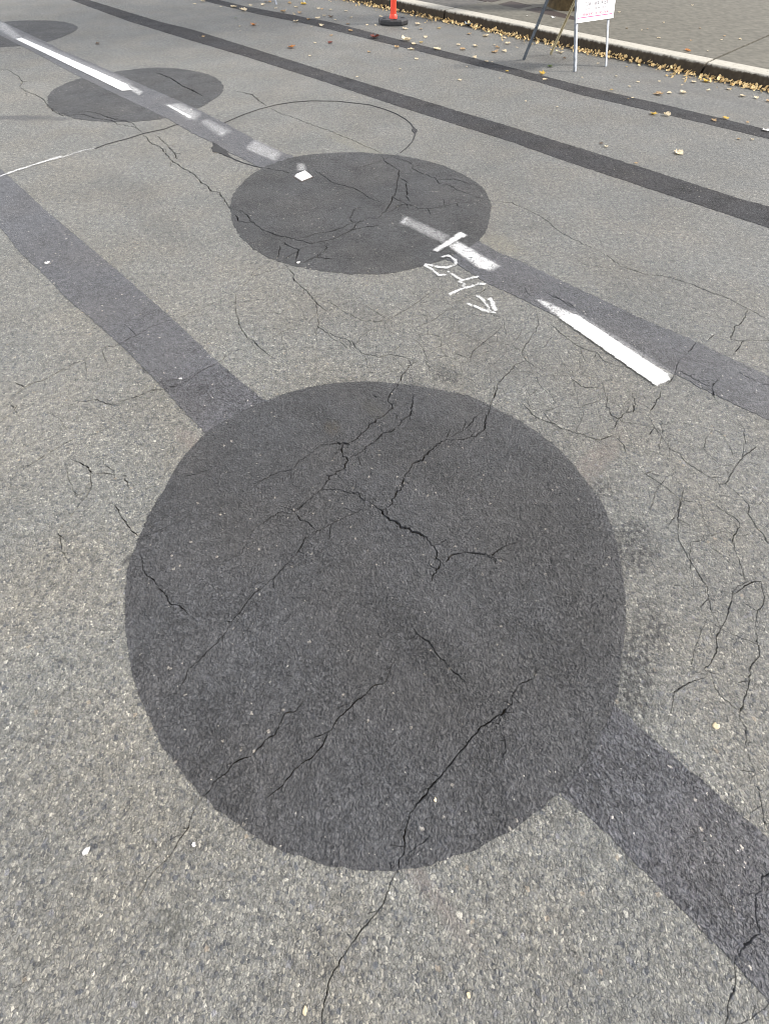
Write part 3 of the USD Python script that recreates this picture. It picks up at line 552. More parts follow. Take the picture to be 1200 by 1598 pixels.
# ---------------------------------------------------------------- road paint
def paint(name):
    N = {'g': ('geometry', {}), 'f': ('vector_math', {'math_type': 'multiply', 'vector2': (1.0, 1.0, 0.0)}),
         'v': ('voronoi_texture', {'dimensions': '2D', 'feature': 'f1', 'scale': 105.0}), 'n': ('noise_texture', {'scale': 240.0, 'detail': 4.0, 'roughness': .7}),
         'vm': ('math', {'math_type': 'multiply_add', 'value2': .55, 'value3': 0.0}), 'a': ('attribute', {'attribute': 'dens'}),
         'd': ('math', {'math_type': 'multiply_add', 'value2': 1.18, 'value3': 0.0}), 's': ('math', {'math_type': 'multiply_add', 'value2': -1.5, 'value3': .92}), 'w': ('math', {'math_type': 'multiply', 'value2': 2.4, 'use_clamp': True}), 'sw': ('math', {'math_type': 'multiply'}), 'k': ('math', {'math_type': 'add', 'use_clamp': True}),
         'n2': ('noise_texture', {'scale': 14.0, 'detail': 4.0}), 'r': ('rgb_ramp', {'ramp': [(.3, (.74, .73, .71)), (.6, (.82, .82, .81))]}),
         'b': ('bump', {'strength': .5, 'distance': .0015}), 'p': ('principled_bsdf', {'roughness': .6, 'specular_ior_level': .4}), 't': ('transparent_bsdf', {}), 'm': ('mix_closure', {})}
    L = [('g.position', 'f.vector1'), ('f.vector', 'v.vector'), ('g.position', 'n.vector'), ('v.distance', 'vm.value1'), ('n.fac', 'vm.value3'), ('a.fac', 'd.value1'), ('vm.value', 's.value1'), ('a.fac', 'w.value1'), ('s.value', 'sw.value1'), ('w.value', 'sw.value2'), ('d.value', 'k.value1'), ('sw.value', 'k.value2'),
         ('g.position', 'n2.vector'), ('n2.fac', 'r.fac'), ('r.color', 'p.base_color'), ('n.fac', 'b.height'), ('b.normal', 'p.normal'), ('k.value', 'm.fac'), ('t.BSDF', 'm.closure1'), ('p.BSDF', 'm.closure2')]
    return usdkit.material(stage, '/World/Looks/' + name, N, L, surface='m.closure')
white = paint('white_road_paint')

def marking(name, polys, label, strokes=(), res=.006, z=.0065, parent=None):
    """polys: (pixels, density, softness in m); strokes: (pixels, width in m, density)."""
    shapes = [(Polygon(at(p)), d, s) for p, d, s in polys] + [(LineString(at(p)).buffer(w / 2), d, .006) for p, w, d in strokes]
    shapes = [(g if g.is_valid else g.buffer(0), d, s) for g, d, s in shapes]
    P = np.vstack([sn(np.array(g.exterior.coords)) for g, _, _ in shapes]); pad = .05
    s = np.arange(P[:, 0].min() - pad, P[:, 0].max() + pad, res); t = np.arange(P[:, 1].min() - pad, P[:, 1].max() + pad, res)
    S, T = np.meshgrid(s, t, indexing='ij'); Q = xy(np.c_[S.ravel(), T.ravel()]); pts = shapely.points(Q)
    q = np.c_[Q, np.zeros(len(Q))]; wob = (meshkit.noise(q * 55, 3) - .5) * .010 + (meshkit.noise(q * 160, 4) - .5) * .007
    dens = np.zeros(len(Q))
    for g, d, so in shapes:
        sd = np.where(shapely.contains(g, pts), shapely.distance(g.exterior, pts), -shapely.distance(g.exterior, pts)) + wob * min(1, so / .006)
        x = np.clip((sd + so) / (2 * so), 0, 1); dens = np.maximum(dens, d * x * x * (3 - 2 * x))
    dens *= np.where(dens < .97, .45 + 1.1 * meshkit.fbm(q * 55, 3, 8), 1.0)
    dens *= np.clip(shapely.distance(cracks, pts) / .002, 0, 1)
    idx = np.arange(len(Q)).reshape(S.shape); q4 = np.stack([idx[:-1, :-1], idx[1:, :-1], idx[1:, 1:], idx[:-1, 1:]], -1).reshape(-1, 4)
    q4 = q4[dens[q4].max(1) > .03]; u, inv = np.unique(q4, return_inverse=True); f = inv.reshape(-1, 4)
    v = np.c_[Q[u], np.full(len(u), z)]
    m = obj(name, (v, f), white, parent)
    UsdGeom.PrimvarsAPI(m).CreatePrimvar('dens', Sdf.ValueTypeNames.FloatArray, 'vertex').Set(Vt.FloatArray.FromNumpy(dens[u].astype(np.float32)))
    if label: tag(m, label, 'road marking')
    return m
marking('painted_dash', [([(25,61),(34,59),(199,132),(206,141),(191,142)], 1.0, .004), ([(0,34),(6,36),(33,57),(24,61),(0,46)], .25, .04), ([(200,131),(223,144),(218,149),(206,142)], .36, .02), ([(40,58),(205,131),(200,140),(30,64)], .16, .06)], 'long crisp white dash at the upper left, across two round patches')
marking('painted_dash', [([(872,497),(890,490),(900,493),(1040,585),(1043,593),(1023,603)], 1.0, .004), ([(838,470),(845,470),(895,492),(878,500)], .5, .014), ([(895,489),(1045,584),(1035,592),(885,497)], .25, .03)], 'thick bright white dash with a tapered sprayed tip, right of the handwriting', res=.005)
marking('worn_paint_bar', [([(261,165),(266,165),(300,183),(297,185.5)], .95, .008), ([(262,164),(280,163),(309,178),(305,187),(296,186)], .32, .05)], 'small half worn white paint bar just below the long dash')
marking('worn_paint_bar', [([(317,192),(322,188),(357,205),(347,212.5)], .24, .05), ([(342,206),(353,205),(349,211),(343,211)], .42, .035)], 'faint white paint bar with a brighter lower end, between two others on the trench strip')
marking('worn_paint_bar', [([(387,230),(399,220),(438,240),(428,251)], .24, .035), ([(388,231),(430,250),(428,251),(386,233)], .34, .02)], 'wide faint white paint bar on the trench strip, next above the raised marker')
marking('paint_smudge', [([(465,256),(475,257),(476,266),(466,267)], .28, .02)], 'little white overspray smudge touching the top of the raised marker')
marking('worn_paint_bar', [([(633,339),(626,349),(690,379),(699,369)], .19, .025), ([(633.5,339),(637,341),(630,351),(626,349)], .40, .015)], 'faded white sprayed bar running into the head of the T mark', res=.005)
marking('t_mark', [([(677,392),(682,394.5),(727,369),(718,364)], .80, .012), ([(701,386),(713,379),(778,417),(765.5,424),(746,419.5)], .58, .02)], 'bright white sprayed T mark at the edge of the dark round patch', res=.004, z=.0095)
W = .0150
marking('sprayed_writing', [], 'white sprayed handwriting reading 2-4 with an arrow under the T mark', [
 ([(690.5,401.5),(698,400),(704,402),(709,406),(712,410.5),(710,414),(707,416),(695,419),(680,417),(666.5,414),(664,416),(674,422),(684.5,430),(693.5,430)], W, .66),
 ([(700,426),(710,432),(720,438)], W * .9, .62), ([(744.5,433),(731,436),(717.5,440),(723.5,445),(722,448.5)], W * .8, .60), ([(756.5,443.5),(747.5,444),(734,448.5),(723.5,450.5),(713,455.5),(701,460)], W, .66),
 ([(730,475),(740,479),(755,485.5),(764,488),(770,488)], W * .85, .62), ([(744.5,463),(752,467.5),(759.5,478),(764,486)], W * .85, .62), ([(764,468),(768,474),(769,480),(772,485)], W * 1.3, .66)], res=.004, z=.0065)
marking('painted_line', [], 'thin white line at the left edge above the trench strip', [([(-8,279),(20,269),(50,259),(86,248),(94,246)], .020, .62), ([(82,249),(94,246)], .04, .45), ([(95,247),(132,235),(150,232)], .014, .32)])

# ---------------------------------------------------------------- raised pavement marker
glaze = plain('white_ceramic', (.80, .78, .76), .35, .5, 30.0, .06)
q = at([(460,275.5),(477,268),(487,276),(471,282.5)]); cq = q.mean(0)
top = cq + (at([(461.5,273),(477,266.5),(486,273.5),(471,279.5)], .016) - at([(461.5,273),(477,266.5),(486,273.5),(471,279.5)], .016).mean(0)) * .86
hull = trimesh.convex.convex_hull(np.vstack([np.c_[q, np.full(4, .002)], np.c_[cq + (q - cq) * .97, np.full(4, .007)], np.c_[top, np.full(4, .017)]]))
mk = thing('raised_marker', 'small raised white square ceramic marker on the dark round patch', 'road marker')
obj('body', hull, glaze, mk)
pad_ring = Polygon(cq + (q - cq) * 1.10).buffer(.008)
obj('adhesive', slab(pad_ring.difference(cracks), .0035, .0005), plain('adhesive', (.05, .04, .036), .6, .4, 80.0, .3), mk)

# ---------------------------------------------------------------- kerb, sidewalk, verge
def kerb_look():
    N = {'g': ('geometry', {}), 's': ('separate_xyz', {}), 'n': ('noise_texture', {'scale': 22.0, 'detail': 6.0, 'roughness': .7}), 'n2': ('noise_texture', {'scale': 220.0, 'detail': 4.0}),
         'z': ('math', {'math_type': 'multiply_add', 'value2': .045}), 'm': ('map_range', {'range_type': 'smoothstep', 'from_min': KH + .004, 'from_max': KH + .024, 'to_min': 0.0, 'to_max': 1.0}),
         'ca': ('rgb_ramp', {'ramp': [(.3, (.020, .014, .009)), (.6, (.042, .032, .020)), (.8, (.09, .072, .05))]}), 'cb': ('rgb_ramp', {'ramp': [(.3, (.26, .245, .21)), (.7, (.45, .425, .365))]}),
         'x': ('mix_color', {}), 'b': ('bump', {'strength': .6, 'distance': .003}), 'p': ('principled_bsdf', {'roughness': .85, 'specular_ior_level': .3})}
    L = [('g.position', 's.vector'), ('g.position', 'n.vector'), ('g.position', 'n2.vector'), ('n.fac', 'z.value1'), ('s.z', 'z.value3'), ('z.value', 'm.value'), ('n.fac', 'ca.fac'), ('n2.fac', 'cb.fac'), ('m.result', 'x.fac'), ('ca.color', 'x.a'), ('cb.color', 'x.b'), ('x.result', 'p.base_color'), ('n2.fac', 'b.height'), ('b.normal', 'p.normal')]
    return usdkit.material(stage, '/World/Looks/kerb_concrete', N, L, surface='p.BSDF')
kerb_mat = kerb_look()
walk_mats = [plain(f'sidewalk_concrete{s}', c, (.85), .3, 13.0, .35, .001, 260.0, color2=c2) for s, c, c2 in (('', (.104, .097, .076), (.128, .119, .096)), ('_dark', (.075, .07, .064), (.10, .094, .084)))]
j1, j0 = (at1((1097,115.5)) - KM) @ KD, (at1((700,30)) - KM) @ KD; JL = j1 - j0
kerb = thing('kerb', kind='structure'); walk = thing('sidewalk', kind='structure')
prof = [(0.0, -.013), (.004, KH - .02), (.010, KH - .007), (.022, KH), (KW, KH + .001), (KW, -.013)]
def kerb_stone(a0, a1, seed):
    n = 60; A = np.linspace(a0, a1, n); V = []
    for b_, z_ in prof:
        qq = np.c_[A, np.full(n, b_ * 7 + z_ * 31), np.zeros(n)]
        nz = (meshkit.noise(qq * 22, seed) - .5) * .007 + (meshkit.noise(qq * 3, seed + 1) - .5) * .008
        k = 1 if 0 < z_ else 0
        P = KM + KD * A[:, None] + KN * (b_ + nz * k * (b_ < KW))[:, None]
        V.append(np.c_[P, z_ + (nz * .5 * k * (b_ < KW))])
    V = np.array(V); m = len(prof); idx = np.arange(m * n).reshape(m, n); F = []
    for i in range(m):
        i2 = (i + 1) % m
        F += [np.stack([idx[i, :-1], idx[i, 1:], idx[i2, 1:], idx[i2, :-1]], -1)]
    F = np.vstack(F); F = np.vstack([F[:, [0, 1, 2]], F[:, [0, 2, 3]]])
    caps = [[idx[0, e], idx[k, e], idx[k + 1, e]] for e in (0, n - 1) for k in range(1, m - 1)]
    t = trimesh.Trimesh(V.reshape(-1, 3), np.vstack([F, caps]), process=False); t.fix_normals(); return t
SD = np.array([.70, .715]); SD /= np.linalg.norm(SD); SWL = 7.2
for k in range(-3, 4):
    a0, a1 = j0 + JL * k + .013, j0 + JL * (k + 1) - .013
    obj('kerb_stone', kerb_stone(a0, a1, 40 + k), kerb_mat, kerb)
    c0 = [kxy(a0, KW + .004), kxy(a1, KW + .004)]; L = [c0[0], c0[1], c0[1] + KN * SWL, c0[0] + KN * SWL]
    poly = rough(Polygon(L).buffer(-.012).buffer(.012), .002, 60 + k)
    pv = unary_union([Polygon(at(x, KH)).buffer(.004) for x in ([(777,6),(798,1),(830,8),(809,13)], [(819,15),(842,10),(899,26),(897,31)], [(735,-3),(756,-8),(788,-2),(767,3)])])
    obj('slab', slab(poly.difference(pv), KH + [0, .003, -.002, .002, 0, .001, .003][k + 3], -.013), walk_mats[1 if k == -1 else 0], walk)
paver_mat = plain('brown_paver', (.032, .022, .018), .8, .3, 30.0, .35, .002, 200.0)
for x in ([(777,6),(798,1),(830,8),(809,13)], [(819,15),(842,10),(899,26),(897,31)], [(735,-3),(756,-8),(788,-2),(767,3)]):
    obj('paver', slab(rough(Polygon(at(x, KH)).buffer(-.004), .002, 5), KH + .001, -.013), paver_mat, walk)
verge_mat = plain('verge_grass', (.05, .06, .025), .9, .2, 12.0, .5, .02, 60.0)
tag(obj('verge', slab(Polygon([kxy(-30, KW + SWL + .02), kxy(30, KW + SWL + .02), kxy(30, KW + SWL + 30), kxy(-30, KW + SWL + 30)]), KH - .01, -.02), verge_mat), kind='structure')
tag(obj('ground', slab(box(-150, -150, 150, 150), -.032, -.05), verge_mat), kind='structure')

# ---------------------------------------------------------------- tree beside the kerb
bark_mat = plain('bark', (.060, .042, .020), .95, .2, 14.0, .5, .012, 45.0)
tc = kxy(*(np.array([(at1((880,14), KH) - KM) @ KD, (at1((880,14), KH) - KM) @ KN]))) + np.array([.10, .16])
tree = thing('street_tree', 'dark brown tree trunk standing on the sidewalk behind the tow-away sign', 'tree', (tc[0], tc[1], KH))
def limb(p0, p1, r0_, r1_, n=14, sides=22, flare=0.0, seed=0, bend=0.0):
    t = np.linspace(0, 1, n); P = p0 + (p1 - p0) * t[:, None]; P[:, 2] += bend * np.sin(t * np.pi)
    ax = (p1 - p0) / np.linalg.norm(p1 - p0); u = np.cross(ax, [.3, .9, .1]); u /= np.linalg.norm(u); w = np.cross(ax, u)
    th = np.linspace(0, 2 * np.pi, sides, endpoint=False); V = []
    for i in range(n):
        r = r0_ + (r1_ - r0_) * t[i] + flare * math.exp(-t[i] * 14)
        d = np.cos(th)[:, None] * u + np.sin(th)[:, None] * w
        rr = r * (1 + .16 * (meshkit.noise(np.c_[np.cos(th) * 3, np.sin(th) * 3, np.full(sides, t[i] * 2)] + seed * 7, seed) - .5) + flare * .5 * math.exp(-t[i] * 10) * np.cos(th * 5))
        V.append(P[i] + d * rr[:, None])
    V = np.vstack(V); idx = np.arange(n * sides).reshape(n, sides); nx = np.roll(idx, -1, 1)
    F = np.stack([idx[:-1], nx[:-1], nx[1:], idx[1:]], -1).reshape(-1, 4)
    return trimesh.Trimesh(V, np.vstack([F[:, [0, 1, 2]], F[:, [0, 2, 3]]]), process=False)
A3 = lambda *x: np.array(x, float)
trunk = obj('trunk', limb(A3(0, 0, -.02), A3(.1, .1, 3.4), .25, .19, 40, 30, .05, 1), bark_mat, tree, smooth=True)
tips = []
for k in range(7):
    a = k * 2 * np.pi / 7 + .3; z0 = 2.7 + .1 * k; e = A3(math.cos(a) * (1.5 + .2 * (k % 3)), math.sin(a) * (1.5 + .2 * (k % 2)), z0 + 1.7 + .3 * (k % 3))
    obj('limb', limb(A3(.09, .09, min(z0, 3.3)), e, .09, .02, 10, 10, 0, k, .15), bark_mat, tree, smooth=True); tips.append(e)
leaf_ramp = [(0, (.9, .62, .16)), (.3, (.62, .6, .12)), (.55, (.36, .45, .10)), (.8, (.85, .45, .12))]
crown_mat = plain('crown_leaves', (.20, .20, .20), .6, .3, 3.0, .25, island=leaf_ramp)
V, F = [], []
for e in tips + [A3(.1, .1, 5.2), A3(.1, .1, 4.6)]:
    for j in range(330):
        c = e + rng.normal(0, [.55, .55, .42]); a, t_ = rng.uniform(0, 6.28), rng.uniform(-.9, .9); s = rng.uniform(.05, .09)
        u = A3(math.cos(a), math.sin(a), t_ * .5) * s; w = A3(-math.sin(a), math.cos(a), rng.uniform(-.8, .8)) * s
        b0 = len(V); V += [c - u, c - w * .7, c + u, c + w * .7]; F.append([b0, b0 + 1, b0 + 2, b0 + 3])
cr_ = obj('crown', (np.array(V), np.array(F)), crown_mat, tree)

# ---------------------------------------------------------------- steel sign stand
steel = plain('galvanised_steel', (.22, .235, .26), .5, .5, 25.0, .35, metallic=.7)
steel_dk = plain('weathered_steel', (.06, .07, .08), .5, .5, 40.0, .4, metallic=.4)
brass = plain('dull_yellow_steel', (.46, .40, .26), .55, .5, 40.0, .25, metallic=.2)
sign_white = plain('sign_white', (.80, .78, .79), .4, .5, 8.0, .03)
sign_red = plain('sign_magenta', (.55, .05, .16), .45, .5, 20.0, .08)
sign_pink = plain('sign_pink', (.34, .035, .09), .45, .5, 20.0, .08)
sign_grey = plain('sign_grey', (.07, .06, .07), .5, .5, 20.0, .1)
def angle_bar(p0, p1, w, t, side, out):
    """A steel L section from p0 to p1; side and out are the two flange directions."""
    ax = (p1 - p0) / np.linalg.norm(p1 - p0)
    s = side - ax * (side @ ax); s /= np.linalg.norm(s); o = out - ax * (out @ ax) ; o -= s * (o @ s); o /= np.linalg.norm(o)
    prof_ = [(0, 0), (w, 0), (w, t), (t, t), (t, w), (0, w)]
    V = np.array([p + s * a + o * b_ for p in (p0, p1) for a, b_ in prof_]); n = 6
    F = [[i, (i + 1) % n, n + (i + 1) % n] for i in range(n)] + [[i, n + (i + 1) % n, n + i] for i in range(n)]
    F += [[0, 2, 1], [0, 3, 2], [0, 4, 3], [0, 5, 4], [6, 7, 8], [6, 8, 9], [6, 9, 10], [6, 10, 11]]
    return trimesh.Trimesh(V, F, process=False)
def bar(p0, p1, r, sides=8):
    return limb(np.asarray(p0, float), np.asarray(p1, float), r, r, 2, sides)
FT = [np.r_[at1(p), 0.004] for p in ((897,112),(947,103),(815,92),(859,84))]
def stand(off, label, full=True):
    o = FT[0] + off
    t = thing('sign_stand', label, 'sign', o)
    f1, f2, r1_, r2_ = [p - FT[0] for p in FT]
    Z = A3(0, 0, .78 * H); sh = A3(-.05, .005, 0) * H
    a1, a2 = (f1 + r1_) / 2 + Z + sh, (f2 + r2_) / 2 + Z + sh
    a1[2] = a2[2] = .78 * H
    across = (f2 - f1) / np.linalg.norm(f2 - f1); up = (a1 - f1) / np.linalg.norm(a1 - f1); nrm = np.cross(across, up); nrm /= np.linalg.norm(nrm)
    if nrm[1] > 0: nrm = -nrm
    obj('leg', angle_bar(f1, a1, .026, .004, across, -nrm), steel, t); obj('leg', angle_bar(f2, a2, .026, .004, -across, -nrm), steel, t)
    rup = (a1 - r1_) / np.linalg.norm(a1 - r1_); rn = np.cross(across, rup)
    obj('leg', angle_bar(r1_, a1 - rup * .02, .042, .004, across, rn), steel_dk, t).GetPrim().SetCustomDataByKey('label', 'darkest rear leg with a bolt')
    obj('leg', angle_bar(r2_, a2 - rup * .02, .022, .004, -across, rn), brass, t).GetPrim().SetCustomDataByKey('label', 'dull yellow rear leg')
    bp_ = r1_ + (a1 - r1_) * .27; obj('bolt', trimesh.creation.icosphere(1, .010).apply_translation(bp_ - across * .002 + nrm * .012), steel, t)
    obj('hinge_rod', bar(a1 - across * .03, a2 + across * .03, .009), steel, t)
    # board: its lower corners where the photograph shows them, on the plane just in front of the legs
    def hit(px):
        p = (np.array(px) - [600, 799]) / FPX; d = p[0] * c_right + fw + p[1] * c_down
        pl = FT[0] + nrm * .006; k = (pl - A3(0, 0, H)) @ nrm / (d @ nrm); return A3(0, 0, H) + d * k - FT[0]
    b0, b1 = hit((898,35.5)), hit((956.5,27))
    w = np.linalg.norm(b1 - b0); ex = (b1 - b0) / w; ey = up - ex * (up @ ex); ey /= np.linalg.norm(ey); ez = np.cross(ex, ey)
    if ez @ nrm < 0: ez = -ez
    ht = .62
    M = np.eye(4); M[:3, 0], M[:3, 1], M[:3, 2] = ex, ey, np.cross(ex, ey); M[:3, 3] = b0
    sg = 1 if np.cross(ex, ey) @ nrm > 0 else -1
    def on(x0, y0, x1, y1, mat, name, z0=.0031, z1=.0039, par=None):
        m = trimesh.creation.box((x1 - x0, y1 - y0, z1 - z0)); m.apply_translation(((x0 + x1) / 2, (y0 + y1) / 2, sg * (z0 + z1) / 2)); m.apply_transform(M); return obj(name, m, mat, par)
    bd = on(0, 0, w, ht, sign_white, 'board', 0.0, .003, t)
    bp2 = bd.GetPrim()
    on(w * .035, .028, w * .955, .036, sign_red, 'border', par=bp2)
    on(w * .022, .045, w * .032, ht - .03, sign_pink, 'border', par=bp2); on(w * .955, .06, w * .963, ht - .03, sign_pink, 'border', par=bp2)
    on(w * .05, ht - .2, w * .95, ht - .03, sign_red, 'red_field', par=bp2)
    def text(s_, y0, hh, mat, wid, bold=False):
        m = meshkit.text_mesh(s_, hh, .0008, bold); bb = m.bounds; m.apply_translation((-bb[0][0], -bb[0][1], 0)); m.apply_scale((wid / (bb[1][0] - bb[0][0]), hh / (bb[1][1] - bb[0][1]), 1))
        m.apply_translation(((w - wid) / 2, y0, .0031)); m.apply_transform(M); obj('lettering', m, mat, bp2)
    if sg > 0:
        text('PARAMOUNT THEATRE SEA WA', .041, .022, sign_pink, w * .74, True)
        text('POST FOR NOTICE', .077, .016, sign_grey, w * .54, True)
        text('TOW-AWAY AREA', .103, .034, sign_grey, w * .60, True)
    return t
stand(A3(0, 0, 0), 'white tow-away sign board on a folding steel stand in the road by the kerb')
stand(np.r_[at1((431,7)), .004] - FT[0], 'pale steel foot of another sign stand at the top edge, among leaves')

# ---------------------------------------------------------------- orange delineator post
rub = plain('black_rubber', (.022, .022, .023), .6, .4, 30.0, .3, .002, 150.0)
orange = plain('orange_plastic', (.70, .055, .022), .42, .5, 5.0, .1)
sheet = plain('white_sheeting', (.75, .75, .75), .4, .5, 30.0, .05)
dc = at1((613.5, 36.5)); dl = thing('delineator_post', 'orange plastic delineator post on a flat black rubber base', 'traffic post', (dc[0], dc[1], .003))
RB = .50 * np.linalg.norm(at1((590,39)) - at1((637,39)))
def octo(r, squash=.82, rot=.2): 
    a = np.arange(8) * np.pi / 4 + rot + np.pi / 8; return np.c_[np.cos(a) * r, np.sin(a) * r * squash]
O = octo(RB)
bm_ = trimesh.convex.convex_hull(np.vstack([np.c_[O * .97, np.zeros(8)], np.c_[O, np.full(8, .012)], np.c_[O, np.full(8, .038)], np.c_[O * .93, np.full(8, .05)]]))
obj('base', bm_, rub, dl)
for k in range(8):
    a = k * np.pi / 4 + .2; c = A3(math.cos(a) * RB * .62, math.sin(a) * RB * .51, .0525)
    if k % 2 == 0: obj('lug', trimesh.creation.box((.05, .022, .006)).apply_translation(c), rub, dl)
def lathe(pr): return trimesh.creation.revolve(np.array(pr), sections=28)
PR = .036 * H
obj('collar', lathe([(0, .049), (PR * 1.35, .049), (PR * 1.35, .058), (PR * 1.22, .075), (PR * 1.03, .09), (0, .09)]), orange, dl, 35)
obj('post', lathe([(0, .089), (PR * 1.0, .089), (PR * .92, .35), (PR * .86, 1.0), (PR * .7, 1.02), (0, 1.02)]), orange, dl, 35)
for z_ in (.62, .80): obj('reflective_band', lathe([(PR * .93, z_), (PR * .94, z_ + .002), (PR * .94, z_ + .10), (PR * .93, z_ + .102)]), sheet, dl, 35)
hl = np.linspace(0, np.pi, 12); pts = [A3(math.cos(x) * .035, 0, 1.02 + math.sin(x) * .06) for x in hl]
obj('handle', trimesh.util.concatenate([bar(a, b_, .011) for a, b_ in zip(pts[:-1], pts[1:])]), orange, dl)

# ---------------------------------------------------------------- leaves
def leaf_mat(name, c):
    N = {'g': ('geometry', {}), 'n': ('noise_texture', {'scale': 70.0, 'detail': 4.0}), 'r': ('rgb_ramp', {'ramp': [(.3, tuple(x * .65 for x in c)), (.6, c), (.8, tuple(min(.95, x * 1.15) for x in c))]}),
         'd': ('principled_bsdf', {'roughness': .55, 'specular_ior_level': .35}), 't': ('translucent_bsdf', {}), 'm': ('mix_closure', {'fac': .25})}
    L = [('g.position', 'n.vector'), ('n.fac', 'r.fac'), ('r.color', 'd.base_color'), ('r.color', 't.color'), ('d.BSDF', 'm.closure1'), ('t.BSDF', 'm.closure2')]
    return usdkit.material(stage, '/World/Looks/' + name, N, L, surface='m.closure')
LM = {'cream': leaf_mat('leaf_cream', (.74, .62, .42)), 'yellow': leaf_mat('leaf_yellow', (.66, .44, .08)), 'tan': leaf_mat('leaf_tan', (.46, .31, .16)), 'orange': leaf_mat('leaf_orange', (.50, .20, .05)), 'red': leaf_mat('leaf_red', (.17, .045, .03)), 'brown': leaf_mat('leaf_brown', (.14, .085, .045)), 'green': leaf_mat('leaf_green', (.10, .14, .05)), 'white': leaf_mat('paper_white', (.8, .78, .75))}
def leaf(size, seed, curl=.3, lobes=5):
    r = np.random.default_rng(seed); n = 26; th = np.linspace(0, 2 * np.pi, n, endpoint=False)
    rad = .62 + .34 * np.abs(np.cos(th * lobes / 2)) ** .7 + r.normal(0, .05, n); rad[0] *= .55
    a0 = r.uniform(0, 6.28); V = [A3(0, 0, 0)]
    fold, tw = r.uniform(.3, 1.1) * curl, r.uniform(-.5, .5)
    rings = []
    for f in (.5, 1.0):
        x, y = np.cos(th) * rad * f, np.sin(th) * rad * f * r.uniform(.7, .95)
        z = fold * np.abs(y) ** 1.3 + curl * .8 * np.maximum(x, 0) ** 2 * .8 + tw * curl * x * y + r.normal(0, .05, n) * f
        rings.append(np.c_[x, y, z])
    V = np.vstack([V] + rings); F = [[0, 1 + i, 1 + (i + 1) % n] for i in range(n)]
    for i in range(n):
        j = (i + 1) % n; F += [[1 + i, 1 + n + i, 1 + n + j], [1 + i, 1 + n + j, 1 + j]]
    # stalk
    b0 = len(V); s = A3(.45, 0, curl * .2 + .02); V = np.vstack([V, [A3(.4, .02, .02), A3(.4, -.02, .02), A3(1.5, .03 + tw * .3, .12)]]); F.append([b0, b0 + 1, b0 + 2])
    V = V * size / 2; c, s_ = math.cos(a0), math.sin(a0); V = V @ np.array([[c, s_, 0], [-s_, c, 0], [0, 0, 1]])
    V[:, 2] -= V[:, 2].min()
    return V, np.array(F)
ORD = {'cream': 'small pale cream fallen leaf lying on the grey road near the kerb', 'yellow': 'small yellow fallen leaf lying on the road near the kerb', 'tan': 'small tan fallen leaf lying on the road near the kerb', 'brown': 'small dark brown fallen leaf lying on the road near the kerb', 'orange': 'small orange fallen leaf', 'red': 'small dark red fallen leaf', 'green': 'small greenish fallen leaf on the road'}
GRP = {k: f'{k} leaves scattered on the road' for k in ORD}
SPECIAL = {(396,38): 'bright orange upright curled leaf alone on the road, upper left', (455,73): 'flat orange brown leaf on the road between the two far trench strips', (516,66): 'tiny dark red leaf near the flat orange leaf on the road', (585,58): 'dark red crumpled leaf on the farthest trench strip, below the orange post', (634,62): 'large curled cream leaf with a dark underside on the farthest trench strip', (619,73): 'tan leaf at the lower edge of the farthest trench strip, left of the cluster', (462,33): 'largest cream leaf at the upper edge of the far trench strip', (682,76): 'broad pale leaf overlapping the far trench strip, right of the orange post', (657,65): 'round yellow leaf above the far trench strip, right of the orange post', (791,110): 'single round yellow leaf in the middle of the far trench strip', (845,114): 'flat bright yellow leaf on the upper edge of the far trench strip by the sign', (850,123): 'small pinkish upright leaf on the far trench strip below the flat yellow one', (858,103): 'dark olive curled leaf on the road in front of the sign stand', (1058,238): 'curled cream leaf alone on the open road at the upper right', (1101,126): 'bright yellow leaf in the road below the kerb joint on the right', (1113,187): 'brown leaf lying on the far trench strip on the right', (1131,184): 'pale yellow leaf at the upper edge of the far trench strip on the right', (1195,203): 'whitish leaf on the far trench strip at the right edge', (945,228): 'cream leaf with a dark scrap beside it, just above the unpainted trench strip', (153,67): 'small brown leaf on the pale road beside the long white dash', (380,15): 'pair of large cream leaves beside the far trench strip at the top left', (502,39): 'pointed cream leaf standing on the far trench strip, left of the orange post', (1027,146): 'longest of the tan leaves between the right kerb and the far trench strip', (1072,78): 'orange leaf lying on the pale edge of the kerb', (682,43): ''}
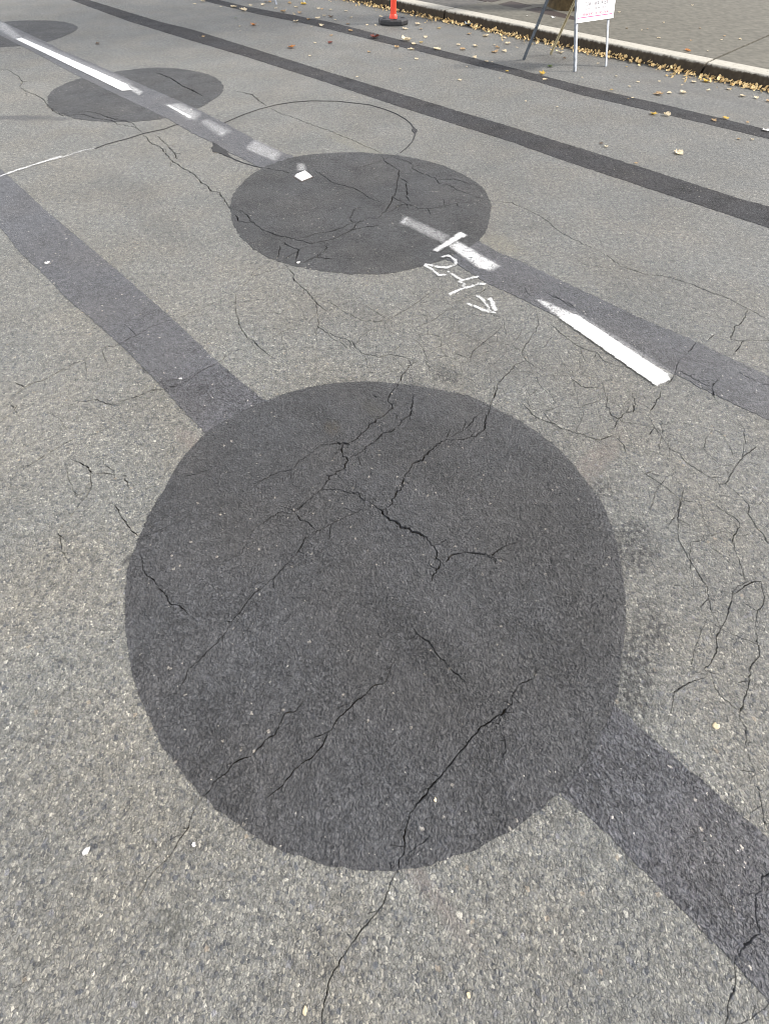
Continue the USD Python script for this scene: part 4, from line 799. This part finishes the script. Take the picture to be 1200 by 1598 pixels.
LEAVES = [
 (365,10,9,'cream'),(380,15,11,'cream'),(391,7,6,'cream'),(411,6,7,'cream'),(415,2,6,'brown'),(421,2,5,'tan'),(431,12,5,'cream'),(443,17,8,'tan'),(396,38,9,'orange'),(374,40,4,'cream'),(375,47,3,'cream'),(368,27,4,'green'),(459,20,5,'cream'),
 (462,10,6,'cream'),(441,16,6,'tan'),(462,33,10,'cream'),(502,39,7,'cream'),(460,22,4,'cream'),(468,19,7,'tan'),(497,12,6,'cream'),(482,29,6,'tan'),(496,27,8,'cream'),(506,23,6,'cream'),(516,25,8,'brown'),(523,30,4,'cream'),(540,16,6,'cream'),(548,26,5,'cream'),(543,36,6,'tan'),(517,54,6,'tan'),(455,73,12,'orange'),(492,66,5,'cream'),(516,66,7,'red'),(484,86,5,'cream'),(547,47,7,'tan'),(585,58,14,'red'),(634,62,15,'cream'),(619,73,8,'tan'),(639,76,6,'cream'),(576,80,6,'tan'),(624,107,4,'cream'),(573,38,5,'cream'),(586,38,5,'cream'),(632,44,9,'cream'),(596,26,10,'cream'),(486,40,3,'cream'),(452,4,7,'tan'),(474,5,9,'yellow'),(557,119,4,'cream'),(503,13,5,'tan'),(516,14,5,'cream'),
 (664,57,7,'cream'),(657,65,6,'yellow'),(646,68,9,'cream'),(643,76,7,'cream'),(650,91,6,'cream'),(682,76,11,'cream'),(685,43,6,'yellow'),(715,69,6,'cream'),(722,76,9,'tan'),(742,71,9,'cream'),(732,52,7,'tan'),(758,55,10,'cream'),(740,89,8,'cream'),(759,95,6,'cream'),(768,96,4,'cream'),(772,80,10,'tan'),(787,79,8,'cream'),(771,69,4,'cream'),(776,73,7,'tan'),(792,67,9,'cream'),(807,73,4,'cream'),(791,110,5,'yellow'),(717,124,6,'cream'),(787,58,6,'cream'),(652,37,11,'cream'),(657,44,6,'tan'),(728,103,3,'cream'),(780,121,3,'cream'),
 (1027,146,13,'tan'),(1044,144,7,'cream'),(1065,144,10,'cream'),(1101,126,11,'yellow'),(1136,138,7,'cream'),(1158,149,9,'cream'),(1179,152,7,'cream'),(1198,157,7,'tan'),(1019,177,10,'yellow'),(1039,179,10,'cream'),(1113,187,8,'tan'),(1131,184,9,'yellow'),(1166,190,5,'tan'),(1195,203,13,'white'),(1058,238,14,'cream'),(945,228,6,'cream'),(992,254,6,'tan'),(1082,127,8,'cream'),(1105,140,6,'cream'),(995,127,5,'cream'),(982,134,4,'cream'),(1028,126,4,'cream'),(961,118,4,'cream'),(987,152,4,'cream'),(1152,216,5,'tan'),(1173,217,5,'cream'),(954,139,4,'yellow'),(1076,120,4,'tan'),(1066,122,4,'cream'),(1064,132,4,'cream'),(1150,120,4,'tan'),
 (845,114,9,'yellow'),(850,123,7,'cream'),(858,103,8,'green'),(869,166,3,'cream'),(938,223,6,'brown'),(980,153,3,'tan'),(875,81,8,'cream'),(153,67,7,'brown'),(318,56,6,'tan'),(304,5,5,'cream'),(317,1,7,'cream'),(345,9,4,'cream'),(820,157,3,'cream'),(940,80,6,'cream'),(880,90,5,'brown'),(933,98,4,'cream'),(908,120,3,'cream'),
]
for i, (px_, py_, w_, col) in enumerate(LEAVES):
    p = at1((px_, py_ + 1)); k = np.linalg.norm(at1((px_ + 1, py_)) - at1((px_, py_)))
    m = obj('fallen_leaf', leaf(max(.02, w_ * k * 1.22), 500 + i, .5 if w_ > 6 else .35), LM[col]); m.AddTranslateOp().Set(Gf.Vec3d(float(p[0]), float(p[1]), .004))
    s = SPECIAL.get((px_, py_))
    if s: tag(m, s, 'leaf')
    else: tag(m, {'white': 'whitish scrap'}.get(col, ORD.get(col)), 'leaf', GRP.get(col))
for i, (px_, py_, w_, col) in enumerate([(1027,58,6,'cream'),(1072,78,10,'orange'),(1154,60,5,'cream'),(1125,61,4,'cream'),(1092,43,4,'tan'),(1080,7,4,'cream'),(1035,34,4,'cream'),(1104,79,4,'cream'),(966,18,5,'cream'),(978,43,5,'tan'),(1078,62,4,'tan'),(863,26,8,'white'),(822,24,4,'white'),(1010,44,3,'tan'),(1130,55,4,'tan'),(1001,46,3,'cream')]):
    p = at1((px_, py_ + 1), KH); k = np.linalg.norm(at1((px_ + 1, py_), KH) - at1((px_, py_), KH))
    m = obj('fallen_leaf', leaf(max(.02, w_ * k * 1.1), 900 + i, .4), LM[col]); m.AddTranslateOp().Set(Gf.Vec3d(float(p[0]), float(p[1]), KH + .004))
    s = SPECIAL.get((px_, py_))
    if s: tag(m, s, 'leaf')
    elif (px_, py_) == (863,26): tag(m, 'largest whitish scrap on the sidewalk in front of the tree', 'litter')
    elif (px_, py_) == (822,24): tag(m, 'tiny whitish scrap on the sidewalk beside the brown pavers', 'litter')
    else: tag(m, 'tiny pale fallen leaf lying on the sidewalk behind the kerb', 'leaf', 'leaves on the sidewalk')
# drift of leaves along the kerb: nobody could count it
V, F, nV = [], [], 0
for i in range(3000):
    a = rng.uniform(-9, 9); dens = .35 + 1.1 * meshkit.noise(np.array([[a * 1.6, 0, 0]]), 77)[0]
    if rng.uniform() > dens: continue
    b_ = -abs(rng.normal(0, .06)) * (3.2 if rng.uniform() < .10 else 1) - .012; s = rng.uniform(.018, .046)
    v, f = leaf(s, 3000 + i, .7)
    tl = rng.normal(0, .45, 2); v = v @ trimesh.transformations.euler_matrix(tl[0], tl[1], 0)[:3, :3].T; v[:, 2] -= v[:, 2].min()
    p = kxy(a, b_); V.append(v + [p[0], p[1], .004 + max(0, .022 + b_ * .25) * rng.uniform(0, 1)]); F.append(f + nV); nV += len(v)
litter_mat = plain('leaf_litter', (.72, .72, .72), .6, .35, 60.0, .3, island=[(0, (.90, .66, .32)), (.3, (.70, .42, .14)), (.5, (.95, .62, .12)), (.65, (.42, .22, .08)), (.78, (.85, .70, .46)), (.92, (.2, .11, .05))])
tag(obj('leaf_litter', (np.vstack(V), np.vstack(F)), litter_mat), 'drift of yellow and tan leaves heaped along the foot of the kerb', 'leaf litter', kind='stuff')
# litter and a weed
def scrap(name, px, w, label, mat, z=.005, cat='litter', curl=.12):
    p = at1(px); k = np.linalg.norm(at1((px[0] + 1, px[1])) - p); m = obj(name, leaf(w * k * 1.1, int(px[0] * 3 + px[1]), curl, 3), mat)
    m.AddTranslateOp().Set(Gf.Vec3d(float(p[0]), float(p[1]), z)); tag(m, label, cat)
scrap('paper_scrap', (75,411), 9, 'small white scrap on the dark trench strip at the left', LM['white'])
scrap('paper_scrap', (466,411), 7, 'white fleck on the lower rim of the dark patch with the raised marker', LM['white'])
scrap('paper_scrap', (283,592), 5, 'tiny white fleck beside the crack crossing the left trench strip', LM['white'])
scrap('paper_scrap', (299,171), 4, 'tiny white square fleck at the upper edge of the trench strip by the worn bars', LM['white'])
scrap('crumpled_tissue', (731,40), 14, 'crumpled pale bluish tissue among the leaves at the kerb foot', leaf_mat('tissue', (.68, .76, .76)), .012, 'litter', .5)
wp = at1((1027,97)); V = []; F = []
for k in range(14):
    a = rng.uniform(0, 6.28); t_ = A3(math.cos(a) * .04, math.sin(a) * .04, rng.uniform(.04, .08)); w_ = A3(-math.sin(a), math.cos(a), 0) * .006; b0 = len(V)
    V += [w_ * .3, -w_ * .3, t_ * .6 + w_, t_ * .6 - w_, t_]; F += [[b0, b0 + 1, b0 + 2], [b0 + 1, b0 + 3, b0 + 2], [b0 + 2, b0 + 3, b0 + 4]]
wd = obj('weed', (np.array(V), np.array(F)), LM['green']); wd.AddTranslateOp().Set(Gf.Vec3d(float(wp[0]), float(wp[1]), .004)); tag(wd, 'small green weed sprouting at the foot of the kerb', 'weed')
# pale pebbles loose on the road, traced
for i, (px_, py_, w_, c_) in enumerate([(731,1553,9,'cream'),(476,1577,12,'cream'),(135,1328,14,'white'),(1117,1133,12,'cream'),(420,1300,0,''),(303,1318,8,'white'),(679,1248,7,'cream'),(1137,1268,0,'')]):
    if not w_: continue
    p = at1((px_, py_)); k = scale_at((px_, py_)); s = trimesh.creation.icosphere(2, .5); r = np.random.default_rng(i)
    s.vertices *= [1, .75, .35]; s.vertices += (meshkit.noise(np.array(s.vertices) * 4 + i, i)[:, None] - .5) * .25; s.vertices *= w_ * k
    s.apply_transform(trimesh.transformations.rotation_matrix(r.uniform(0, 3), [0, 0, 1])); s.apply_translation([p[0], p[1], .002])
    tag(obj('pebble', s, LM[c_], smooth=True), ['bright pebble bedded in the asphalt near the bottom edge, right of the thin crack', 'oval cream pebble bedded at the bottom edge, left of the thin crack', 'largest white pebble bedded in the asphalt near the lower left edge', 'cream pebble beside the right trench strip, left of the long right-hand crack', '', 'white pebble just outside the lower left rim of the foreground patch', 'cream pebble in the foreground patch beside its lower crack'][i], 'pebble')
